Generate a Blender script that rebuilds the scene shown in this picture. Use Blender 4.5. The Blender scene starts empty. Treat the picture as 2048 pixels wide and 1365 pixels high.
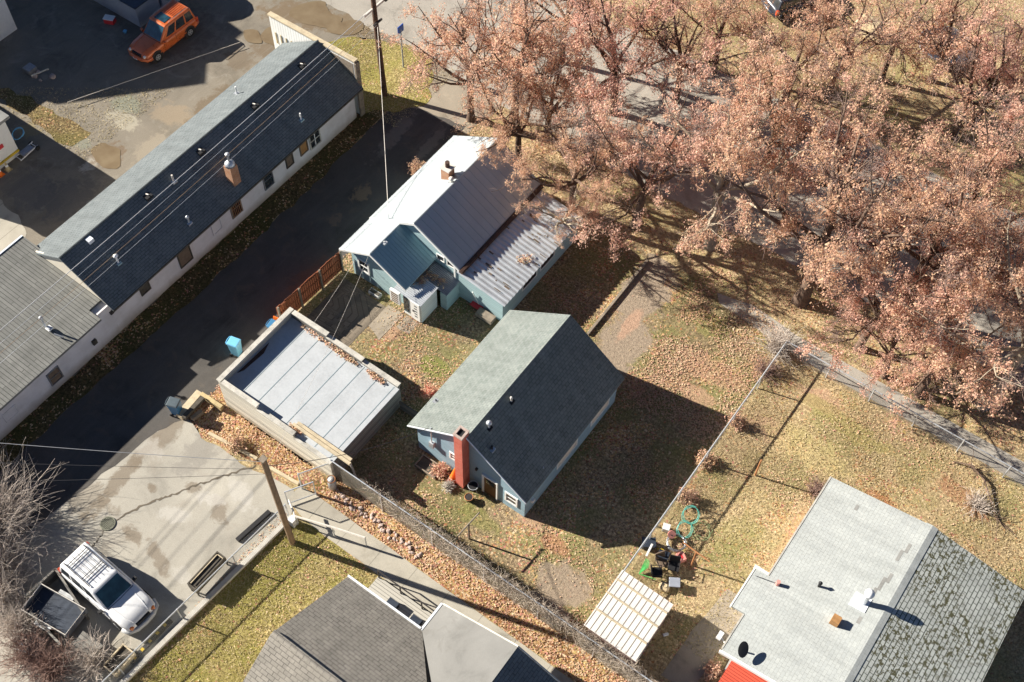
import bpy, bmesh, math, random
import numpy as np
from mathutils import Vector, Matrix
PI = math.pi
R = math.radians
sc = bpy.context.scene
COL = sc.collection

# ------------------------------------------------------------------ camera
CAM_H = 50.0
F_PX = 2349.07
PIT, ROL, YAW = R(33.489), R(1.988), R(34.06)
cz, sz = math.cos(YAW), math.sin(YAW); cp, sp = math.cos(PIT), math.sin(PIT); cr, sr = math.cos(ROL), math.sin(ROL)
Mw2c = np.array([[cr, sr, 0], [-sr, cr, 0], [0, 0, 1]]) @ np.array([[1, 0, 0], [0, cp, sp], [0, -sp, cp]]) @ np.array([[cz, sz, 0], [-sz, cz, 0], [0, 0, 1]])
cam_d = bpy.data.cameras.new('camera'); cam = bpy.data.objects.new('camera', cam_d); COL.objects.link(cam)
cam_d.sensor_width = 36.0; cam_d.lens = F_PX / 2048 * 36.0; cam_d.clip_start = 0.5; cam_d.clip_end = 2000
mw = Matrix([list(r) for r in Mw2c.T]).to_4x4(); mw.translation = Vector((0, 0, CAM_H)); cam.matrix_world = mw
sc.camera = cam

def g(px, py, z=0.0):
    """surveyed position of a photograph pixel at height z"""
    d = Mw2c.T @ np.array([px - 1024.0, -(py - 682.5), -F_PX]); t = (z - CAM_H) / d[2]
    return (float(d[0] * t), float(d[1] * t))

# ------------------------------------------------------------------ light
SUN_EL, SUN_AZ = R(27.2), math.atan2(-0.285, -1.0)        # direction towards the sun
w = bpy.data.worlds.new('World'); sc.world = w; w.use_nodes = True
nt = w.node_tree; bg = nt.nodes['Background']
sky = nt.nodes.new('ShaderNodeTexSky'); sky.sky_type = 'NISHITA'; sky.sun_disc = False
sky.sun_elevation = SUN_EL; sky.sun_rotation = (PI / 2 - SUN_AZ) % (2 * PI)
sky.altitude = 2500; sky.air_density = 0.55; sky.dust_density = 0.2
nt.links.new(sky.outputs[0], bg.inputs[0]); bg.inputs[1].default_value = 0.05
sl = bpy.data.lights.new('sun', 'SUN'); sl.energy = 5.0; sl.angle = R(0.53); sl.color = (1.0, 0.93, 0.82)
so = bpy.data.objects.new('sun', sl); COL.objects.link(so)
sdir = Vector((math.cos(SUN_EL) * math.cos(SUN_AZ), math.cos(SUN_EL) * math.sin(SUN_AZ), math.sin(SUN_EL)))
so.rotation_euler = sdir.to_track_quat('Z', 'Y').to_euler(); so.location = sdir * 100
sc.view_settings.view_transform = 'Standard'; sc.view_settings.look = 'None'; sc.view_settings.gamma = 1.0
sc.view_settings.exposure = 1.35

# ------------------------------------------------------------------ materials
MATS = {}
def lin(c):
    return tuple(((v / 12.92) if v <= 0.04045 else ((v + 0.055) / 1.055) ** 2.4) for v in c)
class NT:
    def __init__(s, name, rough=0.85, metal=0.0, spec=0.3):
        s.m = bpy.data.materials.new(name); s.m.use_nodes = True; s.t = s.m.node_tree
        s.b = s.t.nodes['Principled BSDF']; s.b.inputs['Roughness'].default_value = rough
        s.b.inputs['Metallic'].default_value = metal; s.b.inputs['Specular IOR Level'].default_value = spec
        s.tc = s.t.nodes.new('ShaderNodeTexCoord'); MATS[name] = s.m
    def n(s, typ, ins=None, **kw):
        x = s.t.nodes.new(typ)
        for k, v in kw.items(): setattr(x, k, v)
        for k, v in (ins or {}).items(): s.put(x.inputs[k], v)
        return x
    def put(s, sock, v):
        if hasattr(v, 'is_output') or isinstance(v, bpy.types.NodeSocket): s.t.links.new(v, sock)
        elif isinstance(v, tuple) and len(v) == 3 and sock.type == 'RGBA': sock.default_value = (*v, 1)
        else: sock.default_value = v
    def obj(s): return s.tc.outputs['Object']
    def uv(s): return s.tc.outputs['UV']
    def noise(s, vec, scale, detail=3, rough=0.55, dist=0.0):
        return s.n('ShaderNodeTexNoise', {'Vector': vec, 'Scale': scale, 'Detail': detail, 'Roughness': rough, 'Distortion': dist}).outputs['Fac']
    def vor(s, vec, scale, out='Color', feature='F1', rnd=1.0):
        return s.n('ShaderNodeTexVoronoi', {'Vector': vec, 'Scale': scale, 'Randomness': rnd}, feature=feature).outputs[out]
    def ramp(s, fac, stops, interp='LINEAR'):
        x = s.n('ShaderNodeValToRGB', {'Fac': fac}); cr_ = x.color_ramp; cr_.interpolation = interp
        while len(cr_.elements) < len(stops): cr_.elements.new(0.5)
        for e, (p, c) in zip(cr_.elements, stops):
            e.position = p; e.color = (*c, 1) if isinstance(c, tuple) else (c, c, c, 1)
        return x.outputs[0]
    def mix(s, fac, a, b, mode='MIX'):
        x = s.t.nodes.new('ShaderNodeMix'); x.data_type = 'RGBA'; x.blend_type = mode
        s.put(x.inputs[0], fac); s.put(x.inputs[6], a); s.put(x.inputs[7], b); return x.outputs[2]
    def math(s, op, a, b=0.0, clamp=False):
        x = s.t.nodes.new('ShaderNodeMath'); x.operation = op; x.use_clamp = clamp
        s.put(x.inputs[0], a); s.put(x.inputs[1], b); return x.outputs[0]
    def sep(s, vec): return s.n('ShaderNodeSeparateXYZ', {'Vector': vec}).outputs
    def color(s, c): s.put(s.b.inputs['Base Color'], c)
    def bump(s, h, strength=0.4, dist=0.02):
        x = s.n('ShaderNodeBump', {'Height': h, 'Strength': strength, 'Distance': dist}); s.put(s.b.inputs['Normal'], x.outputs[0])

def plain(name, c, rough=0.6, metal=0.0, var=0.12, scale=2.5, spec=0.3, bump=0.0):
    s = NT(name, rough, metal, spec)
    f = s.noise(s.obj(), scale, 5, 0.65); f2 = s.noise(s.obj(), scale * 9, 3, 0.6)
    f = s.math('ADD', s.math('MULTIPLY', f, 0.65), s.math('MULTIPLY', f2, 0.35))
    dark = tuple(v * (1 - var * 2) for v in c); lite = tuple(min(1, v * (1 + var * 1.4)) for v in c)
    s.color(s.ramp(f, [(0.3, dark), (0.5, c), (0.7, lite)]))
    if bump: s.bump(f2, bump, 0.01)
    return s.m

def shingle(name, c1, c2, c3, bw=0.32, rh=0.15, mortar=0.012, gap=None, stain=0.25, moss=None, bumpd=0.012, vary=0.45, rowline=0):
    s = NT(name, 0.92)
    br = s.n('ShaderNodeTexBrick', {'Vector': s.uv(), 'Scale': 1.0, 'Mortar Size': mortar, 'Mortar Smooth': 0.1, 'Bias': 0.0, 'Brick Width': bw, 'Row Height': rh,
             'Color1': c1, 'Color2': c2, 'Mortar': gap or tuple(v * 0.35 for v in c1)}, offset=0.5)
    col = br.outputs['Color']
    wn = s.n('ShaderNodeTexWhiteNoise', {'Vector': s.n('ShaderNodeVectorMath', {0: s.uv(), 1: (rh * 2.2, rh, 1)}, operation='SNAP').outputs[0]}, noise_dimensions='3D').outputs['Value']
    col = s.mix(s.math('MULTIPLY', wn, vary), col, c3)
    if rowline: col = s.mix(s.math('LESS_THAN', s.math('FRACT', s.math('DIVIDE', s.sep(s.uv())[1], rh)), rowline), col, gap or tuple(v * 0.35 for v in c1))
    big = s.noise(s.uv(), 0.7, 5, 0.6)
    col = s.mix(s.math('MULTIPLY', s.ramp(big, [(0.35, 0.0), (0.7, 1.0)]), stain), col, tuple(v * 0.55 for v in c1))
    stv = s.n('ShaderNodeVectorMath', {0: s.uv(), 1: (2.2, 0.28, 1)}, operation='MULTIPLY').outputs[0]
    col = s.mix(0.4, col, s.ramp(s.noise(stv, 1.0, 5, 0.65, 0.3), [(0.3, 0.32), (0.5, 0.5), (0.7, 0.66)]), 'OVERLAY')
    fine = s.noise(s.uv(), 22, 4, 0.7)
    col = s.mix(0.35, col, s.ramp(fine, [(0.3, 0.35), (0.7, 0.75)]), 'OVERLAY')
    if moss:
        mm = s.math('MULTIPLY', s.ramp(s.noise(s.uv(), 0.45, 3, 0.5), [(0.40, 0.0), (0.52, 1.0)]), s.ramp(s.noise(s.uv(), 4.5, 5, 0.7), [(0.51, 0.0), (0.56, 1.0)]))
        col = s.mix(mm, col, moss)
    s.color(col)
    s.bump(s.math('ADD', s.math('MULTIPLY', br.outputs['Fac'], -0.8), s.math('MULTIPLY', fine, 0.5)), 0.6, bumpd)
    return s.m

def boards(name, c, pitch=0.15, axis=1, gapw=0.08, rough=0.7, var=0.2, gapdark=0.25, grime=None, grime_z=0.5):
    """boards/siding lines along the uv axis; axis 1 = horizontal boards, 0 = vertical boards"""
    s = NT(name, rough)
    u = s.sep(s.uv()); x = s.math('DIVIDE', u[axis], pitch)
    fr = s.math('FRACT', x); idx = s.math('FLOOR', x)
    wn = s.n('ShaderNodeTexWhiteNoise', {'W': idx}, noise_dimensions='1D').outputs['Value']
    stv = s.n('ShaderNodeVectorMath', {0: s.uv(), 1: (1.2, 22, 1) if axis == 1 else (22, 1.2, 1)}, operation='MULTIPLY').outputs[0]
    gr = s.noise(stv, 1.5, 4, 0.6)
    f = s.math('ADD', s.math('MULTIPLY', wn, 0.5), s.math('MULTIPLY', gr, 0.5))
    col = s.ramp(f, [(0.2, tuple(v * (1 - var) for v in c)), (0.8, tuple(min(1, v * (1 + var)) for v in c))])
    gap = s.math('LESS_THAN', fr, gapw)
    col = s.mix(gap, col, tuple(v * gapdark for v in c))
    if grime:
        zz = s.sep(s.obj())[2]
        gm = s.ramp(s.math('ADD', s.math('DIVIDE', zz, grime_z), s.math('MULTIPLY', s.noise(s.obj(), 1.6, 5, 0.7), 1.0)), [(0.5, 1.0), (1.1, 0.0)])
        col = s.mix(s.math('MULTIPLY', gm, 0.7), col, grime)
    s.color(col); s.bump(s.math('SUBTRACT', s.math('MULTIPLY', gr, 0.2), gap), 0.6, 0.012)
    return s.m

def turf(name, soil, straw, green, leaves, leaf_amt=0.5, green_amt=0.5, litter=None, spots=()):
    """ground cover: soil, straw, green tufts, fallen leaves as individually coloured flakes"""
    s = NT(name, 0.95, spec=0.1); v = s.obj()
    wv = s.n('ShaderNodeVectorMath', {0: v, 1: s.n('ShaderNodeVectorMath', {0: s.n('ShaderNodeTexNoise', {'Vector': v, 'Scale': 5.0}).outputs['Color'], 1: (0.22, 0.22, 0.22)}, operation='MULTIPLY').outputs[0]}, operation='ADD').outputs[0]
    f1 = s.noise(v, 6.5, 6, 0.75)
    base = s.ramp(f1, [(0.3, tuple(x * 0.6 for x in soil)), (0.45, soil), (0.58, straw), (0.72, tuple(x * 1.25 for x in straw))])
    gm = s.ramp(s.noise(v, 0.42, 4, 0.6), [(0.5 - 0.25 * green_amt, 0.0), (0.72 - 0.25 * green_amt, 1.0)])
    gf = s.noise(v, 9.0, 5, 0.8)
    gcol = s.ramp(gf, [(0.3, tuple(x * 0.5 for x in green)), (0.5, green), (0.7, tuple(a * 0.5 + b * 0.6 for a, b in zip(green, straw)))])
    base = s.mix(s.math('MULTIPLY', gm, 0.8), base, gcol)
    vc = s.vor(wv, 13.0); sv = s.sep(vc)
    lc = s.ramp(sv[0], leaves, 'CONSTANT')
    lm = s.ramp(s.noise(v, 0.5, 5, 0.65, 0.5), [(0.62 - 0.35 * leaf_amt, 0.0), (0.8 - 0.3 * leaf_amt, 1.0)])
    pick = s.math('GREATER_THAN', s.math('ADD', s.math('MULTIPLY', lm, 0.75), s.math('MULTIPLY', leaf_amt, 0.25)), sv[1])
    col = s.mix(pick, base, lc)
    edge = s.vor(wv, 13.0, 'Distance')
    col = s.mix(s.math('MULTIPLY', s.ramp(edge, [(0.4, 0.0), (0.8, 1.0)]), 0.4), col, tuple(x * 0.45 for x in soil))
    big = s.noise(v, 0.16, 4, 0.6, 0.5); col = s.mix(0.55, col, s.ramp(big, [(0.32, 0.3), (0.5, 0.5), (0.68, 0.72)]), 'OVERLAY')
    wob = s.noise(v, 1.3, 6, 0.7, 0.4)
    for (sx, sy, rx, ry, ang, scol, amt) in spots:
        mp = s.n('ShaderNodeMapping', {'Vector': v}, vector_type='TEXTURE'); mp.inputs['Location'].default_value = (sx, sy, 0); mp.inputs['Rotation'].default_value = (0, 0, ang); mp.inputs['Scale'].default_value = (rx, ry, 1)
        ds = s.n('ShaderNodeVectorMath', {0: mp.outputs[0]}, operation='LENGTH').outputs['Value']
        k = s.ramp(s.math('ADD', ds, s.math('MULTIPLY', s.math('SUBTRACT', wob, 0.5), 1.9)), [(0.7, 1.0), (1.1, 0.0)])
        col = s.mix(s.math('MULTIPLY', k, amt), col, s.mix(s.ramp(f1, [(0.35, 0.0), (0.65, 1.0)]), tuple(x * 0.8 for x in scol), tuple(x * 1.2 for x in scol)))
    s.color(col); s.bump(s.math('ADD', f1, s.math('MULTIPLY', sv[2], 0.6)), 0.9, 0.05)
    return s.m

def paved(name, c, patch, crack=0.3, stain=0.5, sc1=0.35, joint=None, rough=0.9, gravel=0.25, spots=(), tracks=0):
    s = NT(name, rough, spec=0.2); v = s.obj()
    f = s.noise(v, sc1, 6, 0.62, 0.6)
    col = s.ramp(f, [(0.3, tuple(x * 0.72 for x in c)), (0.45, c), (0.62, tuple(x * 1.12 for x in c)), (0.75, tuple(x * 1.3 for x in c))])
    sm = s.ramp(s.noise(v, sc1 * 1.7, 5, 0.65, 1.2), [(0.56, 0.0), (0.68, 1.0)])
    col = s.mix(s.math('MULTIPLY', sm, stain), col, patch)
    wob = s.noise(v, 1.6, 6, 0.7, 0.4)
    for (sx, sy, rx, ry, ang, scol, amt) in spots:
        mp = s.n('ShaderNodeMapping', {'Vector': v}, vector_type='TEXTURE'); mp.inputs['Location'].default_value = (sx, sy, 0); mp.inputs['Rotation'].default_value = (0, 0, ang); mp.inputs['Scale'].default_value = (rx, ry, 1)
        ds = s.n('ShaderNodeVectorMath', {0: mp.outputs[0]}, operation='LENGTH').outputs['Value']
        k = s.ramp(s.math('ADD', ds, s.math('MULTIPLY', s.math('SUBTRACT', wob, 0.5), 2.6)), [(0.62, 1.0), (0.95, 0.0)])
        col = s.mix(s.math('MULTIPLY', k, amt), col, scol)
    if tracks:
        mp = s.n('ShaderNodeMapping', {'Vector': v}); mp.inputs['Scale'].default_value = (3.2, 0.18, 1); tn = s.noise(mp.outputs[0], 1.0, 4, 0.6, 0.3)
        col = s.mix(s.math('MULTIPLY', s.ramp(tn, [(0.52, 0.0), (0.66, 1.0)]), tracks), col, tuple(x * 1.35 for x in c))
    fine = s.noise(v, 26, 3, 0.7)
    col = s.mix(gravel * 1.6, col, s.ramp(fine, [(0.3, 0.32), (0.7, 0.7)]), 'OVERLAY')
    if crack:
        wv = s.n('ShaderNodeVectorMath', {0: v, 1: s.n('ShaderNodeVectorMath', {0: s.n('ShaderNodeTexNoise', {'Vector': v, 'Scale': 0.7, 'Detail': 5.0}).outputs['Color'], 1: (1.6, 1.6, 0)}, operation='MULTIPLY').outputs[0]}, operation='ADD').outputs[0]
        d = s.vor(wv, 0.22, 'Distance', 'DISTANCE_TO_EDGE')
        cm = s.math('LESS_THAN', d, 0.006)
        col = s.mix(s.math('MULTIPLY', cm, crack), col, tuple(x * 0.3 for x in c))
    if joint:
        x = s.sep(v)[0]; fr = s.math('FRACT', s.math('DIVIDE', x, joint)); j = s.math('LESS_THAN', fr, 0.02)
        col = s.mix(s.math('MULTIPLY', j, 0.6), col, tuple(q * 0.45 for q in c))
    s.color(col); s.bump(s.math('ADD', fine, f), 0.35, 0.012)
    return s.m

def gloss(name, c, rough=0.25, metal=0.0, coat=0.6, dirt=0.15):
    s = NT(name, rough, metal, 0.5); f = s.noise(s.obj(), 3.5, 5, 0.7)
    s.color(s.ramp(f, [(0.35, tuple(v * (1 - dirt) for v in c)), (0.65, c)])); s.b.inputs['Coat Weight'].default_value = coat
    s.put(s.b.inputs['Roughness'], s.ramp(f, [(0.3, rough * 0.8), (0.7, rough * 1.5)]))
    return s.m

def glass(name, c=(0.02, 0.025, 0.03), rough=0.08):
    s = NT(name, rough, 0.0, 0.8); s.color(s.ramp(s.noise(s.obj(), 2.5), [(0.4, c), (0.6, tuple(v * 1.8 for v in c))])); return s.m

def net(name, c, cover=0.3, pitch=0.07, metal=0.5):
    """woven wire: thin diagonal wires, clear between them"""
    s = NT(name, 0.5, metal); s.color(s.ramp(s.noise(s.obj(), 1.5, 4), [(0.35, tuple(v * 0.7 for v in c)), (0.65, c)])); u = s.sep(s.uv())
    a = s.math('LESS_THAN', s.math('FRACT', s.math('DIVIDE', s.math('ADD', u[0], u[1]), pitch)), cover / 2)
    b = s.math('LESS_THAN', s.math('FRACT', s.math('DIVIDE', s.math('SUBTRACT', u[0], u[1]), pitch)), cover / 2)
    k = s.math('MAXIMUM', a, b)
    tr = s.t.nodes.new('ShaderNodeBsdfTransparent'); mx = s.t.nodes.new('ShaderNodeMixShader')
    s.t.links.new(k, mx.inputs[0]); s.t.links.new(tr.outputs[0], mx.inputs[1]); s.t.links.new(s.b.outputs[0], mx.inputs[2])
    s.t.links.new(mx.outputs[0], s.t.nodes['Material Output'].inputs[0]); return s.m

def leafmat(name, stops, trans=0.5):
    if name != 'leaf_litter' and 'leaf' in name: stops = [(p, tuple(a * .64 + b * .36 for a, b in zip((min(.9, c[0] * 1.15), c[1] * 1.2, c[2] * 1.25), (.86, .65, .52)))) for p, c in stops]
    s = NT(name, 0.6, spec=0.25)
    gi = s.t.nodes.new('ShaderNodeNewGeometry'); oi = s.t.nodes.new('ShaderNodeObjectInfo')
    gb = name in ('grass_blade', 'leaf_litter')
    f = s.math('ADD', s.math('MULTIPLY', gi.outputs['Random Per Island'], 0.5 if gb else 0.65), s.math('MULTIPLY', s.math('SUBTRACT', s.noise(s.obj(), 0.38 if gb else 0.55, 4 if gb else 2, 0.6), 0.15 if gb else 0.0), 1.0 if gb else 0.5))
    f = s.math('ADD', f, s.math('MULTIPLY', s.math('SUBTRACT', oi.outputs['Random'], 0.5), 0.12))
    c = s.ramp(f, stops); s.color(c)
    t = s.t.nodes.new('ShaderNodeBsdfTranslucent'); s.t.links.new(c, t.inputs[0])
    mx = s.t.nodes.new('ShaderNodeMixShader'); mx.inputs[0].default_value = trans
    s.t.links.new(s.b.outputs[0], mx.inputs[1]); s.t.links.new(t.outputs[0], mx.inputs[2])
    s.t.links.new(mx.outputs[0], s.t.nodes['Material Output'].inputs[0]); return s.m

def sp(px, py, rx, ry, ang, c, amt): return (*g(px, py), rx, ry, ang, c, amt)
SOIL = (0.30, 0.24, 0.18); PNK = (0.47, 0.29, 0.20); GRN = (0.20, 0.21, 0.06)
YS = [sp(1345, 500, 1.1, 2.6, 0, SOIL, .95), sp(1290, 590, 1.4, 2.4, 0, SOIL, 1.0), sp(1250, 680, 1.4, 2.2, .1, SOIL, 1.0), sp(1220, 735, 1.0, 1.5, .1, SOIL, .95), sp(1125, 1170, 1.5, 1.1, 0, SOIL, .9), sp(1100, 1210, 1.2, .6, 0, SOIL, .8), sp(1110, 1090, .8, .5, 0, (.38, .19, .11), .7), sp(870, 735, 1.0, .7, 0, GRN, .8), sp(960, 1040, 1.4, .5, 0, GRN, .5), sp(780, 660, .8, .6, 0, PNK, .6),
      sp(1420, 740, 2.0, .9, 0, PNK, .5), sp(1390, 790, 1.2, .6, 0, PNK, .6), sp(1260, 650, .4, 1.2, 0, PNK, .6), sp(1060, 1040, .8, .4, 0, PNK, .5), sp(1420, 650, 1.6, .8, 0, GRN, .5)]
ES = [sp(1640, 800, 1.4, .7, 0, PNK, .6), sp(1540, 860, 1.2, .8, 0, PNK, .5), sp(1470, 1080, 1.2, 1.8, 0, GRN, .4), sp(1620, 900, 2.5, 1.0, 0, (.5, .42, .2), .5), sp(1760, 1000, .9, .5, 0, (.36, .14, .07), .6), sp(1930, 1000, 1.6, .6, -.3, (.30, .14, .08), .6), sp(1600, 1050, .5, 1.6, 0, (.40, .25, .14), .4), sp(1690, 850, 3.0, .7, -.1, (.27, .25, .08), .5), sp(1560, 1110, .4, 1.0, 0, (.40, .25, .14), .45), sp(1480, 640, 2.5, .9, 0, (.2, .18, .06), .5)]
LEAFY = [(0.0, (0.36, 0.18, 0.08)), (0.14, (0.48, 0.30, 0.14)), (0.28, (0.22, 0.11, 0.06)), (0.40, (0.55, 0.36, 0.19)), (0.55, (0.46, 0.21, 0.16)), (0.68, (0.42, 0.32, 0.13)), (0.84, (0.60, 0.46, 0.30))]
turf('dry_grass', (0.31, 0.23, 0.13), (0.58, 0.45, 0.26), (0.27, 0.25, 0.10), LEAFY, 0.30, 0.2, spots=ES)
turf('leafy_yard', (0.19, 0.14, 0.09), (0.46, 0.35, 0.21), (0.21, 0.215, 0.075), LEAFY, 0.36, 0.45, spots=YS)
turf('leaf_bed', (0.12, 0.065, 0.035), (0.36, 0.19, 0.09), (0.10, 0.11, 0.03), LEAFY, 0.95, 0.1)
turf('green_lawn', (0.24, 0.185, 0.08), (0.50, 0.41, 0.19), (0.26, 0.245, 0.055), LEAFY, 0.12, 0.65)
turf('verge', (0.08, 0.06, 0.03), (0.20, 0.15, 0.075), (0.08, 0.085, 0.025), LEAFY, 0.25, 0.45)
turf('rough_weeds', (0.14, 0.10, 0.055), (0.40, 0.30, 0.14), (0.15, 0.14, 0.045), LEAFY, 0.15, 0.3)
BRN = (0.19, 0.155, 0.115); LTC = (0.46, 0.44, 0.40)
paved('asphalt', (0.345, 0.325, 0.28), (0.28, 0.245, 0.20), 0.0, 0.35, spots=[sp(265, 1070, .7, .35, -.3, BRN, .75), sp(320, 1120, 1.3, .38, -.35, BRN, .7), sp(438, 1022, .95, .42, -.5, BRN, .7), sp(305, 975, .35, .22, 0, BRN, .8), sp(385, 976, .5, .3, .2, BRN, .7), sp(240, 960, .5, 2.6, .1, BRN, .75), sp(330, 870, .6, 2.4, .05, BRN, .7), sp(400, 905, .9, 1.6, 0, (0.24, 0.225, 0.20), .6),
      sp(420, 1000, .7, .5, .2, LTC, .7), sp(480, 985, 1.2, .5, -.4, LTC, .6), sp(350, 1030, .9, .5, .5, LTC, .6), sp(300, 900, .8, .6, 0, LTC, .5), sp(360, 1150, .8, .4, 0, LTC, .4), sp(180, 1000, 1.5, 1.0, 0, BRN, .5), sp(480, 940, .5, .5, 0, (.2, .19, .17), .5)])
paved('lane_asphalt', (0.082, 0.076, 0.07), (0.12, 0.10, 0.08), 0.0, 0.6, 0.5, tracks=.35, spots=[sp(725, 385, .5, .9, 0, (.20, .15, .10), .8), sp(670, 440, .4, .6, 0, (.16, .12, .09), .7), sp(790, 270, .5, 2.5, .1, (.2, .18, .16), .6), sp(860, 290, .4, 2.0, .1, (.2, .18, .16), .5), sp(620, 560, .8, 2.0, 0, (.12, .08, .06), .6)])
paved('dusty', (0.27, 0.235, 0.185), (0.20, 0.165, 0.12), 0.0, 0.5, 0.5)
paved('street', (0.33, 0.305, 0.265), (0.22, 0.19, 0.16), 0.2, 0.5, 0.25)
paved('concrete', (0.36, 0.335, 0.28), (0.27, 0.24, 0.19), 0.0, 0.3, 0.6, joint=1.85, gravel=0.12)
paved('curb_concrete', (0.50, 0.48, 0.43), (0.36, 0.32, 0.26), 0.0, 0.5, 1.2, gravel=0.12)
paved('slab', (0.30, 0.255, 0.20), (0.22, 0.18, 0.13), 0.0, 0.5, 0.8, gravel=0.15)
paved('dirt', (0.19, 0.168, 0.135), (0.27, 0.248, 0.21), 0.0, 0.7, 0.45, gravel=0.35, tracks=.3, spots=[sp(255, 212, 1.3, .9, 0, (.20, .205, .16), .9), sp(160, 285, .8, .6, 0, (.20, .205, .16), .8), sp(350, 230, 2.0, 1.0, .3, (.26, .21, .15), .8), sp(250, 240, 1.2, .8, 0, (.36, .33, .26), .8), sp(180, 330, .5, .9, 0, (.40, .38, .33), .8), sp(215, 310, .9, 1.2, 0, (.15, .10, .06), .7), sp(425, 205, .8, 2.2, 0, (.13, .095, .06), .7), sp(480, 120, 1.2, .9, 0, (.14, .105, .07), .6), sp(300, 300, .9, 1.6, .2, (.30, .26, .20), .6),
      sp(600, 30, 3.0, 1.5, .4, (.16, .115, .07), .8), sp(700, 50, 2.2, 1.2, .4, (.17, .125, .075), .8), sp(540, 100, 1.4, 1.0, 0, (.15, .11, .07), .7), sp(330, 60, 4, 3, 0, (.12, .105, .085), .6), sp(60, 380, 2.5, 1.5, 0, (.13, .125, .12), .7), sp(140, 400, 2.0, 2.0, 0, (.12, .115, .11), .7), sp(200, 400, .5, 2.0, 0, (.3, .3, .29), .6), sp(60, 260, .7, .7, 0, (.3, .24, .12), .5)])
paved('soil', (0.17, 0.13, 0.09), (0.25, 0.19, 0.12), 0.0, 0.5, 0.9, gravel=0.4)
paved('gravel', (0.20, 0.205, 0.16), (0.14, 0.14, 0.11), 0.0, 0.5, 2.0, gravel=0.6)
paved('tar', (0.13, 0.11, 0.085), (0.10, 0.09, 0.07), 0.0, 0.5, 1.5, gravel=0.3)
paved('worn_patch', (0.205, 0.175, 0.135), (0.25, 0.22, 0.175), 0.0, 0.6, 1.2, gravel=0.35)
m_ = NT('mud_water', 0.12, 0, 0.6); m_.color(m_.ramp(m_.noise(m_.obj(), 1.2, 4), [(0.3, (0.165, 0.12, 0.07)), (0.7, (0.22, 0.17, 0.105))]))
shingle('shingle_old_dark', (0.115, 0.134, 0.14), (0.142, 0.16, 0.166), (0.175, 0.195, 0.20), 0.3, 0.14)
shingle('shingle_weathered', (0.18, 0.182, 0.17), (0.225, 0.225, 0.21), (0.145, 0.147, 0.137), 3.2, 0.19, 0.014, rowline=.09, gap=(0.05, 0.05, 0.045), stain=0.45)
shingle('shingle_cottage', (0.14, 0.162, 0.152), (0.175, 0.197, 0.185), (0.215, 0.235, 0.22), 0.24, 0.17, 0.010)
shingle('shingle_pale', (0.315, 0.335, 0.33), (0.35, 0.37, 0.36), (0.29, 0.31, 0.30), 0.27, 0.15, 0.005, gap=(0.26, 0.27, 0.26), stain=0.12, vary=.06)
shingle('shingle_mossy', (0.36, 0.38, 0.36), (0.42, 0.44, 0.415), (0.31, 0.33, 0.30), 0.34, 0.19, 0.016, rowline=.14, gap=(0.045, 0.05, 0.04), stain=0.3, vary=.3, moss=(0.07, 0.068, 0.035))
shingle('shingle_taupe', (0.21, 0.195, 0.17), (0.26, 0.24, 0.21), (0.30, 0.28, 0.24), 0.34, 0.17, 0.012)
paved('roll_roof', (0.165, 0.163, 0.155), (0.13, 0.125, 0.115), 0.0, 0.4, 0.5, gravel=0.1)
# stucco wall with a dirty foot
s_ = NT('stucco', 0.9); c_ = s_.ramp(s_.noise(s_.obj(), 0.9, 5, 0.65), [(0.3, (0.56, 0.54, 0.54)), (0.6, (0.70, 0.685, 0.70))])
gm_ = s_.ramp(s_.math('ADD', s_.sep(s_.obj())[2], s_.math('MULTIPLY', s_.noise(s_.obj(), 1.1, 5, 0.7), 0.7)), [(0.35, 1.0), (0.95, 0.0)])
s_.color(s_.mix(s_.math('MULTIPLY', gm_, 0.75), c_, (0.27, 0.22, 0.155))); s_.bump(s_.noise(s_.obj(), 18, 4), 0.4, 0.02)
boards('siding_teal', (0.34, 0.47, 0.49), 0.16, 1, 0.1, gapdark=0.6, var=0.06)
boards('siding_slate', (0.27, 0.39, 0.46), 0.17, 1, 0.08, gapdark=0.65, var=0.06)
boards('siding_white', (0.72, 0.76, 0.74), 0.2, 1, 0.06, gapdark=0.6, var=0.05)
boards('planks_pale', (0.60, 0.57, 0.48), 0.17, 1, 0.1, gapdark=0.35, var=0.25, grime=(0.25, 0.19, 0.11), grime_z=0.9)
boards('planks_grey', (0.20, 0.19, 0.17), 0.17, 1, 0.12, gapdark=0.3, var=0.3)
boards('planks_red', (0.30, 0.105, 0.05), 0.14, 0, 0.13, gapdark=0.25, var=0.35)
boards('patio_slats', (0.20, 0.165, 0.125), 0.13, 1, 0.18, gapdark=0.65, var=0.15)
boards('deck_boards', (0.42, 0.40, 0.35), 0.15, 1, 0.1, gapdark=0.3, var=0.12)
boards('metal_white_wall', (0.80, 0.80, 0.76), 0.2, 0, 0.12, gapdark=0.6, var=0.03)
boards('awning_red', (0.52, 0.075, 0.04), 0.12, 1, 0.2, gapdark=0.5, var=0.1)
boards('rusty_wall', (0.34, 0.24, 0.22), 0.18, 0, 0.12, gapdark=0.5, var=0.1)
shingle('brick_red', (0.60, 0.12, 0.08), (0.68, 0.17, 0.11), (0.50, 0.09, 0.06), 0.2, 0.075, 0.007, gap=(0.50, 0.28, 0.22), stain=0.15, bumpd=0.006)
shingle('brick_orange', (0.42, 0.19, 0.09), (0.50, 0.25, 0.13), (0.36, 0.14, 0.06), 0.2, 0.075, 0.010, gap=(0.40, 0.34, 0.28), stain=0.35, bumpd=0.006)
plain('wood_trim', (0.47, 0.45, 0.40), 0.85, 0, 0.25, 2.2, bump=.3)
plain('white_trim', (0.75, 0.75, 0.72), 0.55, 0, 0.05, 2)
plain('gutter_white', (0.72, 0.76, 0.80), 0.4, 0.1, 0.05, 2)
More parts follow.
